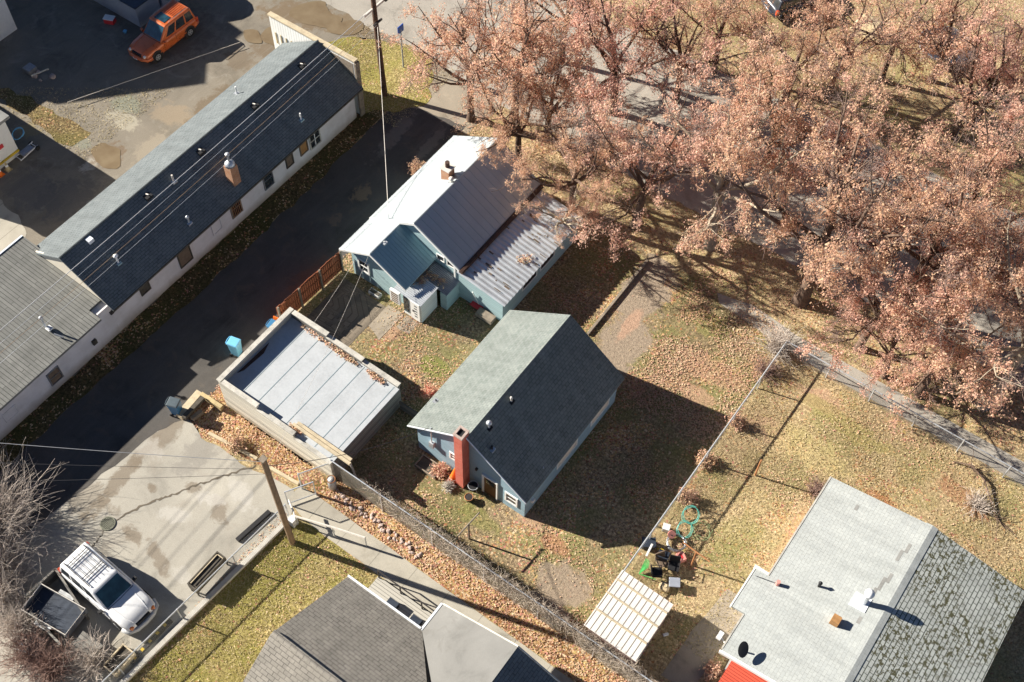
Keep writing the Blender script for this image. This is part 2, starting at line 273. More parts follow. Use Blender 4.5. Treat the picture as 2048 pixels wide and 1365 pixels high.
plain('timber_pale', (0.50, 0.42, 0.29), 0.85, 0, 0.2, 3, bump=0.3)
plain('timber_yellow', (0.44, 0.35, 0.19), 0.85, 0, 0.2, 3, bump=0.3)
plain('timber_dark', (0.085, 0.075, 0.06), 0.9, 0, 0.3, 3, bump=0.3)
plain('timber_grey', (0.24, 0.20, 0.155), 0.9, 0, 0.25, 3, bump=0.3)
plain('pole_wood', (0.24, 0.165, 0.105), 0.9, 0, 0.25, 4, bump=0.4)
plain('pole_wood_dark', (0.10, 0.055, 0.035), 0.9, 0, 0.25, 4, bump=0.4)
plain('metal_roof', (0.42, 0.46, 0.475), 0.38, 0.25, 0.04, 0.8, 0.5)
plain('metal_roof_teal', (0.29, 0.43, 0.47), 0.38, 0.25, 0.05, 0.8, 0.5)
plain('galv', (0.55, 0.575, 0.60), 0.42, 0.5, 0.12, 1.5, 0.5)
plain('galv_old', (0.46, 0.47, 0.47), 0.5, 0.3, 0.18, 1.5)
plain('shed_sheet', (0.74, 0.71, 0.66), 0.6, 0.1, 0.1, 1.2)
plain('galv_dark', (0.30, 0.31, 0.33), 0.4, 0.6, 0.15, 4)
plain('membrane', (0.44, 0.465, 0.485), 0.6, 0, 0.09, 0.9)
plain('membrane_seam', (0.20, 0.27, 0.30), 0.7, 0, 0.1, 4)
plain('rust', (0.35, 0.16, 0.07), 0.9, 0, 0.3, 6)
plain('rust_gutter', (0.085, 0.05, 0.038), 0.95, 0, 0.3, 6)
plain('vent_cream', (0.62, 0.58, 0.52), 0.6, 0, 0.1, 6)
plain('black', (0.018, 0.018, 0.02), 0.6, 0, 0.2, 6)
plain('dark_iron', (0.045, 0.04, 0.04), 0.6, 0.3, 0.2, 6)
plain('wire_black', (0.03, 0.03, 0.035), 0.6, 0, 0.1, 6)
plain('wire_bright', (0.55, 0.55, 0.55), 0.4, 0.4, 0.1, 6)
plain('board_orange', (0.36, 0.19, 0.075), 0.8, 0, 0.2, 4)
plain('board_brown', (0.17, 0.125, 0.09), 0.85, 0, 0.2, 4)
plain('door_brown', (0.15, 0.075, 0.03), 0.6, 0, 0.2, 4)
plain('rock', (0.42, 0.33, 0.29), 0.9, 0, 0.25, 6, bump=0.4)
plain('twig_pale', (0.54, 0.47, 0.41), 0.9, 0, 0.2, 6)
plain('twig_brown', (0.30, 0.20, 0.165), 0.9, 0, 0.25, 6)
plain('twig_straw', (0.44, 0.33, 0.20), 0.9, 0, 0.2, 6)
plain('twig_mauve', (0.27, 0.19, 0.165), 0.9, 0, 0.25, 3)
plain('vine', (0.44, 0.37, 0.30), 0.9, 0, 0.3, 2)
plain('bark', (0.14, 0.095, 0.07), 0.95, 0, 0.35, 3, bump=0.6)
plain('bark_pale', (0.34, 0.285, 0.215), 0.95, 0, 0.25, 3, bump=0.6)
plain('bin_cyan', (0.17, 0.48, 0.72), 0.35, 0, 0.04, 4, 0.5)
plain('bin_blue', (0.045, 0.17, 0.33), 0.4, 0, 0.06, 4, 0.5)
plain('bin_lid', (0.09, 0.115, 0.13), 0.35, 0, 0.15, 4, 0.5)
plain('sign_blue', (0.02, 0.08, 0.38), 0.4, 0, 0.05, 4)
plain('post_grey', (0.33, 0.36, 0.42), 0.5, 0.3, 0.08, 4)
plain('plastic_red', (0.55, 0.04, 0.05), 0.45, 0, 0.05, 4)
plain('plastic_pink', (0.62, 0.27, 0.23), 0.5, 0, 0.08, 4)
plain('plastic_white', (0.78, 0.78, 0.77), 0.5, 0, 0.04, 4)
plain('plastic_orange', (0.75, 0.16, 0.02), 0.5, 0, 0.06, 4)
plain('plastic_green', (0.07, 0.40, 0.10), 0.5, 0, 0.15, 4)
plain('hose_teal', (0.10, 0.40, 0.33), 0.45, 0, 0.1, 4)
plain('hose_green', (0.28, 0.36, 0.18), 0.5, 0, 0.1, 4)
plain('paint_yellow', (0.55, 0.38, 0.03), 0.6, 0, 0.1, 4)
plain('tyre', (0.022, 0.022, 0.023), 0.8, 0, 0.15, 8)
plain('tarp_dark', (0.035, 0.045, 0.065), 0.5, 0, 0.25, 1.5)
plain('tarp_tan', (0.50, 0.40, 0.25), 0.8, 0, 0.2, 2)
plain('wall_cream', (0.62, 0.57, 0.47), 0.85, 0, 0.06, 1)
plain('wall_white', (0.70, 0.70, 0.68), 0.8, 0, 0.06, 1)
plain('wall_grey', (0.30, 0.33, 0.37), 0.85, 0, 0.12, 0.8)
plain('roof_grey_far', (0.22, 0.22, 0.21), 0.9, 0, 0.15, 1.2)
gloss('car_white', (0.72, 0.73, 0.74), 0.25, 0, 0.5, 0.08)
gloss('car_orange', (0.62, 0.14, 0.035), 0.28, 0.1, 0.5, 0.15)
gloss('car_dark', (0.03, 0.035, 0.05), 0.25, 0, 0.5, 0.15)
gloss('lamp_clear', (0.75, 0.75, 0.72), 0.15)
gloss('lamp_amber', (0.65, 0.20, 0.05), 0.2)
gloss('lamp_red', (0.55, 0.08, 0.03), 0.2)
gloss('alloy', (0.55, 0.56, 0.57), 0.35, 0.7, 0.0)
gloss('bumper_silver', (0.42, 0.43, 0.44), 0.4, 0.1, 0.2)
glass('glass'); glass('glass_blue', (0.012, 0.035, 0.05), 0.05)
net('chain_link', (0.45, 0.47, 0.49), 0.22, 0.075); net('chain_link_dense', (0.27, 0.25, 0.21), 0.75, 0.06, 0.1)
leafmat('leaf_salmon', [(0.10, (0.26, 0.10, 0.07)), (0.3, (0.48, 0.21, 0.14)), (0.5, (0.68, 0.34, 0.23)), (0.68, (0.74, 0.44, 0.26)), (0.82, (0.50, 0.36, 0.17)), (1.0, (0.78, 0.56, 0.42))])
leafmat('leaf_rose', [(0.10, (0.28, 0.11, 0.09)), (0.3, (0.52, 0.23, 0.19)), (0.5, (0.72, 0.38, 0.30)), (0.7, (0.74, 0.42, 0.28)), (0.85, (0.56, 0.36, 0.20)), (1.0, (0.80, 0.58, 0.48))])
leafmat('leaf_rust', [(0.10, (0.20, 0.08, 0.045)), (0.3, (0.42, 0.19, 0.11)), (0.5, (0.60, 0.30, 0.17)), (0.7, (0.64, 0.38, 0.19)), (1.0, (0.54, 0.40, 0.20))])
leafmat('leaf_litter', [(0.05, (0.24, 0.11, 0.065)), (0.25, (0.44, 0.23, 0.13)), (0.45, (0.54, 0.36, 0.21)), (0.6, (0.50, 0.27, 0.21)), (0.8, (0.52, 0.41, 0.25)), (1.0, (0.66, 0.53, 0.38))], 0.1)
leafmat('grass_blade', [(0.1, (0.23, 0.21, 0.08)), (0.35, (0.40, 0.34, 0.16)), (0.65, (0.53, 0.43, 0.26)), (1.0, (0.66, 0.55, 0.37))], 0.2)

# ------------------------------------------------------------------ mesh building
class MB:
    def __init__(s): s.v = []; s.f = []
    def add(s, vs, fs):
        b = len(s.v); s.v += [tuple(map(float, p)) for p in vs]; s.f += [tuple(b + i for i in f) for f in fs]; return s
    def box(s, x0, x1, y0, y1, z0, z1):
        return s.hexa([(x0, y0, z0), (x1, y0, z0), (x1, y1, z0), (x0, y1, z0)], [(x0, y0, z1), (x1, y0, z1), (x1, y1, z1), (x0, y1, z1)])
    def hexa(s, bot, top):
        return s.add(list(bot) + list(top), [(3, 2, 1, 0), (4, 5, 6, 7), (0, 1, 5, 4), (1, 2, 6, 5), (2, 3, 7, 6), (3, 0, 4, 7)])
    def prism(s, poly, z0, z1):
        n = len(poly); a = sum(poly[i][0] * poly[(i + 1) % n][1] - poly[(i + 1) % n][0] * poly[i][1] for i in range(n))
        if a < 0: poly = poly[::-1]
        return s.add([(p[0], p[1], z0) for p in poly] + [(p[0], p[1], z1) for p in poly],
                     [tuple(range(n))[::-1], tuple(range(n, 2 * n))] + [(i, (i + 1) % n, n + (i + 1) % n, n + i) for i in range(n)])
    def slab(s, quad, t):
        """roof slab: quad = top surface corners (ccw from above), thickness t downwards"""
        return s.hexa([(p[0], p[1], p[2] - t) for p in quad], quad)
    def wallpoly(s, pts, d):
        """vertical or free polygon pts extruded by vector d (pts ccw seen from outside, d points inwards)"""
        n = len(pts); b = [tuple(a + c for a, c in zip(p, d)) for p in pts]
        return s.add(list(pts) + b, [tuple(range(n)), tuple(range(n, 2 * n))[::-1]] + [(i, n + i, n + (i + 1) % n, (i + 1) % n) for i in range(n)])
    def tube(s, pts, r, n=6, cap=True):
        pts = [Vector(p) for p in pts]; rs = r if isinstance(r, (list, tuple)) else [r] * len(pts); base = len(s.v)
        d0 = (pts[1] - pts[0]).normalized(); a = d0.orthogonal().normalized()
        for i, p in enumerate(pts):
            d = (pts[min(i + 1, len(pts) - 1)] - pts[max(i - 1, 0)]).normalized()
            a = (a - d * a.dot(d)); a = a.normalized() if a.length > 1e-5 else d.orthogonal().normalized(); b = d.cross(a)
            for k in range(n):
                q = p + (a * math.cos(2 * PI * k / n) + b * math.sin(2 * PI * k / n)) * rs[i]; s.v.append((q.x, q.y, q.z))
        for i in range(len(pts) - 1):
            for k in range(n):
                k2 = (k + 1) % n; s.f.append((base + i * n + k, base + i * n + k2, base + (i + 1) * n + k2, base + (i + 1) * n + k))
        if cap:
            s.f.append(tuple(base + k for k in range(n))[::-1]); e = base + (len(pts) - 1) * n; s.f.append(tuple(e + k for k in range(n)))
        return s
    def ring(s, c, rad, r, n=20, m=6, tilt=(0, 0), sq=1.0):
        q = Matrix.Rotation(tilt[0], 3, 'X') @ Matrix.Rotation(tilt[1], 3, 'Y')
        pts = [Vector(c) + q @ Vector((rad * math.cos(2 * PI * i / n), rad * sq * math.sin(2 * PI * i / n), 0)) for i in range(n + 1)]
        return s.tube(pts, r, m, False)
    def build(s, name, mat, parent=None, smooth=False, bevel=0.0):
        base = world_base(parent); me = bpy.data.meshes.new(name)
        me.from_pydata(s.v, [], s.f); me.update()
        nl = len(me.loops); co = np.array(s.v, dtype=np.float64)
        uv = me.uv_layers.new(name='UVMap'); li = np.empty(nl, np.int32); me.loops.foreach_get('vertex_index', li)
        nf = len(me.polygons); nrm = np.empty(nf * 3); me.polygons.foreach_get('normal', nrm); nrm = nrm.reshape(-1, 3)
        lt = np.empty(nf, np.int32); me.polygons.foreach_get('loop_total', lt); ln = np.repeat(nrm, lt, axis=0); p = co[li]
        ud = np.stack([-ln[:, 1], ln[:, 0], np.zeros(nl)], 1); L = np.linalg.norm(ud, axis=1); flat = L < 0.12
        ud[~flat] /= L[~flat][:, None]; ud[flat] = (1, 0, 0); vd = np.cross(ln, ud); vd[flat] = (0, 1, 0)
        uvs = np.stack([(p * ud).sum(1), (p * vd).sum(1)], 1).astype(np.float32); uv.data.foreach_set('uv', uvs.ravel())
        if base != (0, 0, 0):
            me.vertices.foreach_set('co', (co - np.array(base)).astype(np.float32).ravel()); me.update()
        if smooth: me.polygons.foreach_set('use_smooth', [True] * nf)
        me.materials.append(MATS[mat] if isinstance(mat, str) else mat)
        o = bpy.data.objects.new(name, me); COL.objects.link(o)
        if parent is not None: o.parent = parent; BASE[o.name] = base
        else: BASE[o.name] = (0, 0, 0)
        if bevel:
            md = o.modifiers.new('bevel', 'BEVEL'); md.width = bevel; md.segments = 2; md.limit_method = 'ANGLE'
        return o
BASE = {}
def world_base(p): return (0, 0, 0) if p is None else BASE[p.name]
def tag(o, label=None, cat=None, group=None, kind=None):
    if label: o['label'] = label
    if cat: o['category'] = cat
    if group: o['group'] = group
    if kind: o['kind'] = kind
    return o
def thing(name, label, cat, loc, group=None):
    o = bpy.data.objects.new(name, None); COL.objects.link(o); o.empty_display_size = 0.2
    o.location = loc; BASE[o.name] = tuple(float(v) for v in loc); return tag(o, label, cat, group)
def copy_thing(o, label, loc, rz=0.0, scale=1.0):
    c = o.copy(); COL.objects.link(c); c.location = loc; c.rotation_euler = (0, 0, rz)
    c.scale = (scale,) * 3 if not isinstance(scale, tuple) else scale; c['label'] = label
    def rec(a, b):
        for ch in list(a.children):
            d = ch.copy(); COL.objects.link(d); d.parent = b; rec(ch, d)
    rec(o, c); return c
def X(*a): return MB().box(*a)
def cyl(c, r, h, n=12, r2=None): return MB().tube([c, (c[0], c[1], c[2] + h)], [r, r if r2 is None else r2], n)

# ------------------------------------------------------------------ setting
rng = random.Random(11)
def rough_poly(pts, z, name, mat, jit=0.12, step=0.35, kind='structure', label=None, soft=0, freq=1.3):
    if soft:
        for _ in range(soft):
            q_ = []
            for i in range(len(pts)):
                a, b = pts[i], pts[(i + 1) % len(pts)]; q_ += [(a[0] * .75 + b[0] * .25, a[1] * .75 + b[1] * .25), (a[0] * .25 + b[0] * .75, a[1] * .25 + b[1] * .75)]
            pts = q_
    out = []; n = len(pts); ph = rng.random() * 10
    for i in range(n):
        a = Vector(pts[i]); b = Vector(pts[(i + 1) % n]); L = (b - a).length; k = max(1, int(L / step)) if L < 60 else 4
        nrm_ = Vector((-(b - a).y, (b - a).x)).normalized()
        for j in range(k):
            p = a.lerp(b, j / k)
            from mathutils import noise as mn
            q = mn.noise(Vector((p.x * freq, p.y * freq, ph))) * jit * 1.6 + mn.noise(Vector((p.x * 4, p.y * 4, ph + 3))) * min(jit, .12) * 0.6
            out.append(tuple(p + nrm_ * q) if jit else tuple(p))
    bm = bmesh.new(); vs = [bm.verts.new((x, y, z)) for x, y in out]; f = bm.faces.new(vs)
    if f.normal.z < 0 or sum(out[i][0] * out[(i + 1) % len(out)][1] - out[(i + 1) % len(out)][0] * out[i][1] for i in range(len(out))) < 0: f.normal_flip()
    bmesh.ops.triangulate(bm, faces=[f]); me = bpy.data.meshes.new(name); bm.to_mesh(me); bm.free()
    me.uv_layers.new(name='UVMap'); me.materials.append(MATS[mat]); o = bpy.data.objects.new(name, me); COL.objects.link(o); BASE[o.name] = (0, 0, 0)
    return tag(o, label, kind=kind)
def P(*pp): return [g(*p) for p in pp]
gr = MB().add([(-400, -400, 0), (400, -400, 0), (400, 400, 0), (-400, 400, 0)], [(0, 1, 2, 3)]).build('ground', 'dry_grass'); tag(gr, kind='structure')
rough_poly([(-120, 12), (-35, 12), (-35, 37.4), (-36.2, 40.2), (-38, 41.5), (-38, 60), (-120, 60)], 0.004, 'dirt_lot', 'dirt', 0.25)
rough_poly([(-31.2, -60), (-22.3, -60), (-22.3, -6), (-21.05, 13.4), (-21.85, 14.5), (-24.5, 14.15), (-27.3, 14.0), (-28.6, 14.5), (-29.6, 13.2), (-30.3, 8), (-31.0, 2)], 0.008, 'parking_lot', 'asphalt', 0.1)
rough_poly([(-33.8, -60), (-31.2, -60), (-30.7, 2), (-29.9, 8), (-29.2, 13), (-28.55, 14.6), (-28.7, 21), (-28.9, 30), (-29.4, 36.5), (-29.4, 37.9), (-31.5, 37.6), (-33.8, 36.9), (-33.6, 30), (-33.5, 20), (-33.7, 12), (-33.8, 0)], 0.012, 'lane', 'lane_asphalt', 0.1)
rough_poly([(-33.8, 36.6), (-29.0, 37.4), (-28.6, 40.6), (-36, 41.5), (-34.6, 38.8)], 0.008, 'lane_mouth', 'dusty', 0.13)
rough_poly([(-46, 41.2), (-37, 41.0), (-36, 41.4), (-31, 40.6), (-20, 40.3), (-5, 40.4), (60, 40.4), (60, 51), (-10, 51), (-30, 50.5), (-46, 62), (-60, 62)], 0.012, 'street', 'street', 0.15)
rough_poly([(-34.9, -10), (-33.7, -10), (-33.6, 12), (-33.4, 20), (-33.5, 30), (-33.9, 36.4), (-34.9, 35.4)], 0.016, 'grass_verge', 'verge', 0.12)
rough_poly([(-39.2, 40.0), (-36.6, 41.0), (-34.3, 41.2), (-32.4, 38.2), (-33.2, 36.6), (-34.9, 35.2), (-37, 35.4), (-40.5, 35.4), (-40.6, 38)], 0.02, 'corner_lawn', 'green_lawn', 0.2)
rough_poly(P((0, 170), (110, 225), (165, 255), (190, 270), (130, 300), (60, 235), (0, 205)), 0.008, 'weed_patch', 'rough_weeds', 0.2, soft=1)
rough_poly([(-70, 0), (-44.5, 3), (-43.2, 12), (-43.0, 17), (-45.7, 18.2), (-50, 18.5), (-70, 18)], 0.012, 'concrete_apron', 'concrete', 0.3)
rough_poly([(-11.6, 36.3), (-9.5, 36.75), (-7, 36.4), (60, 36.3), (60, 35.25), (-5, 35.2), (-9.5, 35.6), (-11.2, 35.8)], 0.008, 'footpath', 'street', 0.02)
rough_poly([(-22.4, -8), (-9, -8), (-9, 13.5), (-17.6, 13.55), (-19.7, 13.6), (-20.95, 13.35), (-21.05, 12.9)], 0.004, 'lawn', 'green_lawn', 0.05)
rough_poly([(-21.75, 14.0), (-20.9, 13.75), (-19.6, 13.62), (-5, 13.55), (-5, 14.75), (-20.7, 14.95), (-21.8, 14.85)], 0.012, 'sidewalk', 'concrete', 0.02)
rough_poly([(-28.6, 14.4), (-27.3, 14.05), (-21.8, 14.9), (-5, 14.8), (6, 14.8), (6, 16.25), (-20.6, 16.25), (-20.6, 15.9), (-27.6, 16.0), (-28.0, 18), (-28.2, 22), (-28.9, 21), (-28.75, 17)], 0.008, 'leaf_bed', 'leaf_bed', 0.06)
rough_poly([(-28.4, 21), (-20.6, 21), (-20.6, 16.3), (-7.2, 16.3), (-7.1, 34.8), (-12, 36.4), (-22, 36.6), (-28.2, 36.0), (-28.9, 30)], 0.004, 'yard', 'leafy_yard', 0.1)
rough_poly([(-27.9, 21.15), (-25.0, 21.15), (-25.0, 25.2), (-27.9, 25.4)], 0.012, 'patio', 'patio_slats', 0.03)
rough_poly([(-25.0, 23.8), (-24.0, 23.4), (-23.95, 25.4), (-25.0, 25.4)], 0.016, 'patio', 'slab', 0.05)
rough_poly([(-23.8, 24.55), (-23.0, 24.6), (-23.05, 25.45), (-23.85, 25.45)], 0.012, 'paving', 'slab', 0.03)
rough_poly([(-3.3, 17.2), (-1.9, 17.2), (-1.75, 22.4), (-2.9, 22.3), (-3.2, 20)], 0.008, 'concrete_path', 'slab', 0.04)
for pp in (((181, 296), (205, 288), (238, 296), (245, 310), (232, 345), (205, 335), (185, 315)), ((590, 10), (655, 0), (650, 20), (690, 40), (660, 60), (610, 50), (575, 30)), ((520, 60), (560, 50), (600, 85), (560, 95), (525, 85)), ((660, 50), (720, 40), (735, 60), (690, 75), (655, 65)), ((480, 60), (520, 62), (530, 90), (500, 88))):
    PZ = globals().get('PZ', .016) + .003; rough_poly(P(*pp), PZ, 'puddle', 'mud_water', 0.12, step=.25, soft=2)
def seam(pts, wd, name='tar_seam', mat='tar'):
    L = [Vector(g(*p)) for p in pts]; a = []; b = []
    for i in range(len(L) - 1):
        k = 10
        for j in range(k):
            p = L[i].lerp(L[i + 1], j / k); d = (L[i + 1] - L[i]).normalized(); nn = Vector((-d.y, d.x)); q = rng.uniform(-.06, .06); ww = wd * rng.uniform(.5, 1.3)
            a.append(tuple(p + nn * (q + ww))); b.append(tuple(p + nn * (q - ww)))
    rough_poly(a + b[::-1], 0.016, name, mat, 0.0, 9)
seam([(232, 1040), (300, 1005), (345, 990), (385, 974), (440, 955), (520, 930)], 0.05)
seam([(212, 1058), (196, 1080), (182, 1098)], 0.018)

# ------------------------------------------------------------------ buildings
def window(parent, c, ax, w_, h_, frame='white_trim', pane='glass', depth=0.05, fw=0.07, bar=True, out=1, name='window'):
    """c = centre on the wall face; ax 'x' = wall runs along x and faces -y; 'y' = wall runs along y and faces +x"""
    def bx(a0, a1, z0, z1, d0, d1):
        m = MB()
        if ax == 'x': return m.box(c[0] + a0, c[0] + a1, c[1] - d1, c[1] - d0, c[2] + z0, c[2] + z1)
        return m.box(c[0] + d0, c[0] + d1, c[1] + a0, c[1] + a1, c[2] + z0, c[2] + z1)
    m = MB(); hw, hh = w_ / 2, h_ / 2
    for q in ((-hw, hw, hh - fw, hh), (-hw, hw, -hh, -hh + fw), (-hw, -hw + fw, -hh + fw, hh - fw), (hw - fw, hw, -hh + fw, hh - fw)):
        t = bx(*q, -0.02, depth); m.add(t.v, t.f)
    if bar: t = bx(-hw + fw, hw - fw, -0.025, 0.025, -0.01, depth * 0.7); m.add(t.v, t.f)
    f = m.build(name, frame, parent); bx(-hw + fw, hw - fw, -hh + fw, hh - fw, -0.02, depth * 0.3).build('pane', pane, f); return f
def pipe_vent(parent, x, y, z, h=0.45, r=0.05, mat='galv', cap=None, flash='galv', lean=0.0, name='vent'):
    v = cyl((x, y, z - 0.1), r, h + 0.1, 10).build(name, mat, parent)
    if flash: X(x - .13, x + .13, y - .13, y + .13, z - 0.05, z + 0.045).build('flashing', flash, v)
    if cap: MB().tube([(x, y, z + h + .0), (x, y, z + h + .05), (x, y, z + h + .13)], [cap * .95, cap, cap * .25], 12).build('cap', mat, v, True)
    return v

# long stucco building beside the lane
LBW, LBE, LY0, LY1 = -39.95, -34.9, 16.1, 34.7
t = thing('long_building', 'long white stucco building with a dark shingle roof beside the lane', 'building', (-37.4, 25, 0))
MB().wallpoly([(LBE, LY0 - .05, 0), (LBE, LY1, 0), (LBE, LY1, 2.75), (LBE, LY0 - .05, 2.75)], (-.2, 0, 0)).build('wall', 'stucco', t)
MB().wallpoly([(LBW, LY1, 0), (LBW, LY0, 0), (LBW, LY0, 2.6), (LBW, LY1, 2.6)], (.2, 0, 0)).build('wall', 'wall_cream', t)
for yy, d in ((LY0, .2), (LY1 - .003, -.2)):
    pts = [(LBW + .2, yy, 0), (LBE - .2, yy, 0), (LBE - .2, yy, 2.8), (-37.4, yy, 4.15), (LBW + .2, yy, 2.8)]
    if d < 0: pts = pts[::-1]
    MB().wallpoly(pts, (0, d, 0)).build('gable', 'wall_cream', t)
rf = MB().slab([(-37.4, 15.9, 4.32), (-34.38, 15.9, 2.50), (-34.38, 34.95, 2.50), (-37.4, 34.95, 4.32)], .12)
rf.slab([(-40.4, 15.9, 2.50), (-37.4, 15.9, 4.32), (-37.4, 34.95, 4.32), (-40.4, 34.95, 2.50)], .12); roof = rf.build('roof', 'shingle_old_dark', t)
X(-34.38, -34.33, 15.9, 34.95, 2.36, 2.47).build('fascia', 'timber_dark', t)
MB().tube([(-37.4, 15.9, 4.33), (-37.4, 34.95, 4.33)], .05, 6).build('ridge_cap', 'shingle_old_dark', roof)
# brick chimney with a metal flue
ch = MB().hexa([(-35.35, 25.1, 2.6), (-34.85, 25.1, 2.6), (-34.85, 25.6, 2.6), (-35.35, 25.6, 2.6)], [(-35.35, 25.1, 4.1), (-34.85, 25.1, 4.1), (-34.85, 25.6, 4.1), (-35.35, 25.6, 4.1)]).build('chimney', 'brick_orange', t)
MB().tube([(-35.1, 25.35, 4.1), (-35.1, 25.35, 4.25), (-35.1, 25.35, 4.42)], [.28, .27, .09], 12).build('cowl', 'galv', ch, True)
MB().tube([(-35.1, 25.35, 4.4), (-35.1, 25.35, 4.85), (-35.1, 25.35, 4.86), (-35.1, 25.35, 4.95)], [.07, .07, .13, .12], 10).build('flue', 'galv', ch, True)
for yy in (21.34, 25.13, 29.24, 33.06):
    v = MB().tube([(-37.05, yy, 4.0), (-37.05, yy, 4.22), (-36.9, yy + .02, 4.25)], .035, 6).build('vent', 'vent_cream', t); X(-37.25, -36.8, yy - .2, yy + .2, 3.98, 4.16).build('flashing', 'black', v)
X(-37.3, -37.0, 17.45, 17.75, 4.0, 4.3).build('skylight', 'gutter_white', t)
pipe_vent(t, -36.75, 22.9, 3.93, .5, .05, 'vent_cream')
pipe_vent(t, -35.0, 21.9, 2.85, .45, .06, 'galv', .1)
pipe_vent(t, -35.15, 30.7, 2.95, .5, .045, 'plastic_white', flash='siding_teal')
pipe_vent(t, -38.95, 29.8, 3.4, .5, .045, 'plastic_white')
pipe_vent(t, -35.7, 17.8, 3.25, .55, .05, 'plastic_white', .13, flash='siding_teal')
# openings in the lane wall
for (y0, y1, z0, z1, fr, pn, lab) in ((30.75, 31.65, .55, 1.55, 'wood_trim', 'glass', None), (29.95, 30.6, .75, 1.75, 'board_brown', 'board_orange', 'window boarded with orange plywood'),
        (28.8, 29.4, .75, 1.7, 'timber_dark', 'board_brown', 'window boarded with brown panel'), (27.0, 27.75, .6, 1.75, 'galv_dark', 'glass', None), (24.45, 25.25, .65, 1.75, 'timber_grey', 'glass', 'window with rusty bars'),
        (23.0, 23.7, .7, 1.7, 'stucco', 'stucco', 'bricked up window'), (20.5, 21.4, .45, 1.75, 'timber_dark', 'board_brown', 'window boarded with dark panel'), (17.85, 18.5, .95, 1.7, 'timber_dark', 'timber_dark', 'small dark shuttered window')):
    wn_ = window(t, (LBE, (y0 + y1) / 2, (z0 + z1) / 2 + .15), 'y', y1 - y0, z1 - z0 + .1, fr, pn, .06, .07, bar=(pn == 'glass'))
    if lab: tag(wn_, lab)
    if 'rusty' in (lab or ''):
        b = MB()
        for k in range(6): b.box(LBE + .05, LBE + .075, y0 + .1 + k * .12, y0 + .125 + k * .12, z0 + .15, z1 + .15)
        b.build('bars', 'rust', wn_)
X(LBE, LBE + .045, 31.17, 31.23, .75, 1.65).build('mullion', 'white_trim', t)
# false front
ff = MB().wallpoly([(-41.2, 35.0, 0), (-34.75, 35.0, 0), (-34.75, 35.0, 3.55), (-34.85, 35.0, 4.1), (-41.2, 35.0, 4.1)], (0, .14, 0)).build('false_front', 'metal_white_wall', t)
X(-41.25, -34.8, 34.94, 35.25, 4.1, 4.2).build('coping', 'timber_pale', ff)
X(-34.83, -34.7, 34.9, 35.25, 0, 4.05).build('post', 'timber_grey', ff)
MB().wallpoly([(-37.2, 34.985, 3.1), (-35, 34.985, 2.5), (-35, 34.985, 3.9), (-37.2, 34.985, 3.9)], (0, .014, 0)).build('plank_panel', 'timber_grey', ff)
b = MB()
for k in range(9): b.box(-40.9 + k * .4, -40.84 + k * .4, 34.96, 35.0, 2.2, 3.0)
b.build('rusty_ribs', 'timber_yellow', ff)

t = thing('old_wing', 'low old wing with a weathered ribbed shingle roof joined to the white stucco building', 'building', (-37.5, 8, 0))
X(-40.6, LBE + .02, -12, LY0 - .06, 0, 2.35).build('wall', 'stucco', t)
rf = MB().slab([(-41.0, -12, 3.0), (-34.5, -12, 2.45), (-34.5, 15.2, 2.45), (-41.0, 15.2, 3.0)], .14)
rf.slab([(-41.0, 15.2, 3.0), (-35.3, 15.2, 2.52), (-35.3, 16.25, 2.52), (-41.0, 16.25, 3.0)], .14)
r2 = rf.build('roof', 'shingle_weathered', t)
X(-41.07, -40.98, -12, 16.25, 2.8, 3.04).build('gutter', 'gutter_white', t)
MB().wallpoly([(-40.2, 15.98, 2.6), (-35.0, 15.98, 2.3), (-35.0, 15.98, 2.75), (-37.4, 15.98, 4.2), (-40.2, 15.98, 2.7)], (0, .08, 0)).build('upstand', 'wall_cream', t)
pipe_vent(t, *g(100, 660, 2.6), 2.72, .1, .1, 'galv', None, 'plastic_white')
pipe_vent(t, *g(92, 655, 2.7), 2.72, .75, .05, 'galv', .11, None)
MB().tube([(*g(108, 668, 2.7), 2.7), (*g(128, 676, 2.6), 2.65)], .04, 6).build('conduit', 'galv_dark', t)
window(t, (LBE + .02, 12.0, 1.0), 'y', .75, 1.0, 'galv_dark', 'board_brown'); window(t, (LBE + .02, 9.3, 1.1), 'y', .8, .7, 'stucco', 'stucco', .03, bar=False)
X(LBE, LBE + .15, 14.4, 14.65, .8, 1.1).build('meter_box', 'timber_dark', t); X(LBE, LBE + .12, 15.9, 16.1, 1.7, 1.9).build('lamp', 'dark_iron', t)

# teal house with metal roofs
def corrugated(x0, x1, y0, y1, z0, z1, along='x', n=20, amp=0.02, th=0.015):
    """corrugated sheet: slopes from z0 at x0 to z1 at x1 when ribs run along x, ribs repeat in y"""
    m = MB(); k = n * 4; pr = [0, 1, 1, 0]
    vs = []; fs = []
    for i in range(k + 1):
        t_ = i / k; dz = amp * pr[i % 4]
        if along == 'x': y = y0 + (y1 - y0) * t_; vs += [(x0, y, z0 + dz), (x1, y, z1 + dz), (x0, y, z0 + dz - th), (x1, y, z1 + dz - th)]
        else: x = x0 + (x1 - x0) * t_; vs += [(x, y0, z0 + dz), (x, y1, z1 + dz), (x, y0, z0 + dz - th), (x, y1, z1 + dz - th)]
    for i in range(k):
        a = i * 4; fs += [(a, a + 1, a + 5, a + 4), (a + 2, a + 6, a + 7, a + 3), (a, a + 4, a + 6, a + 2), (a + 1, a + 3, a + 7, a + 5)]
    return m.add(vs, fs)
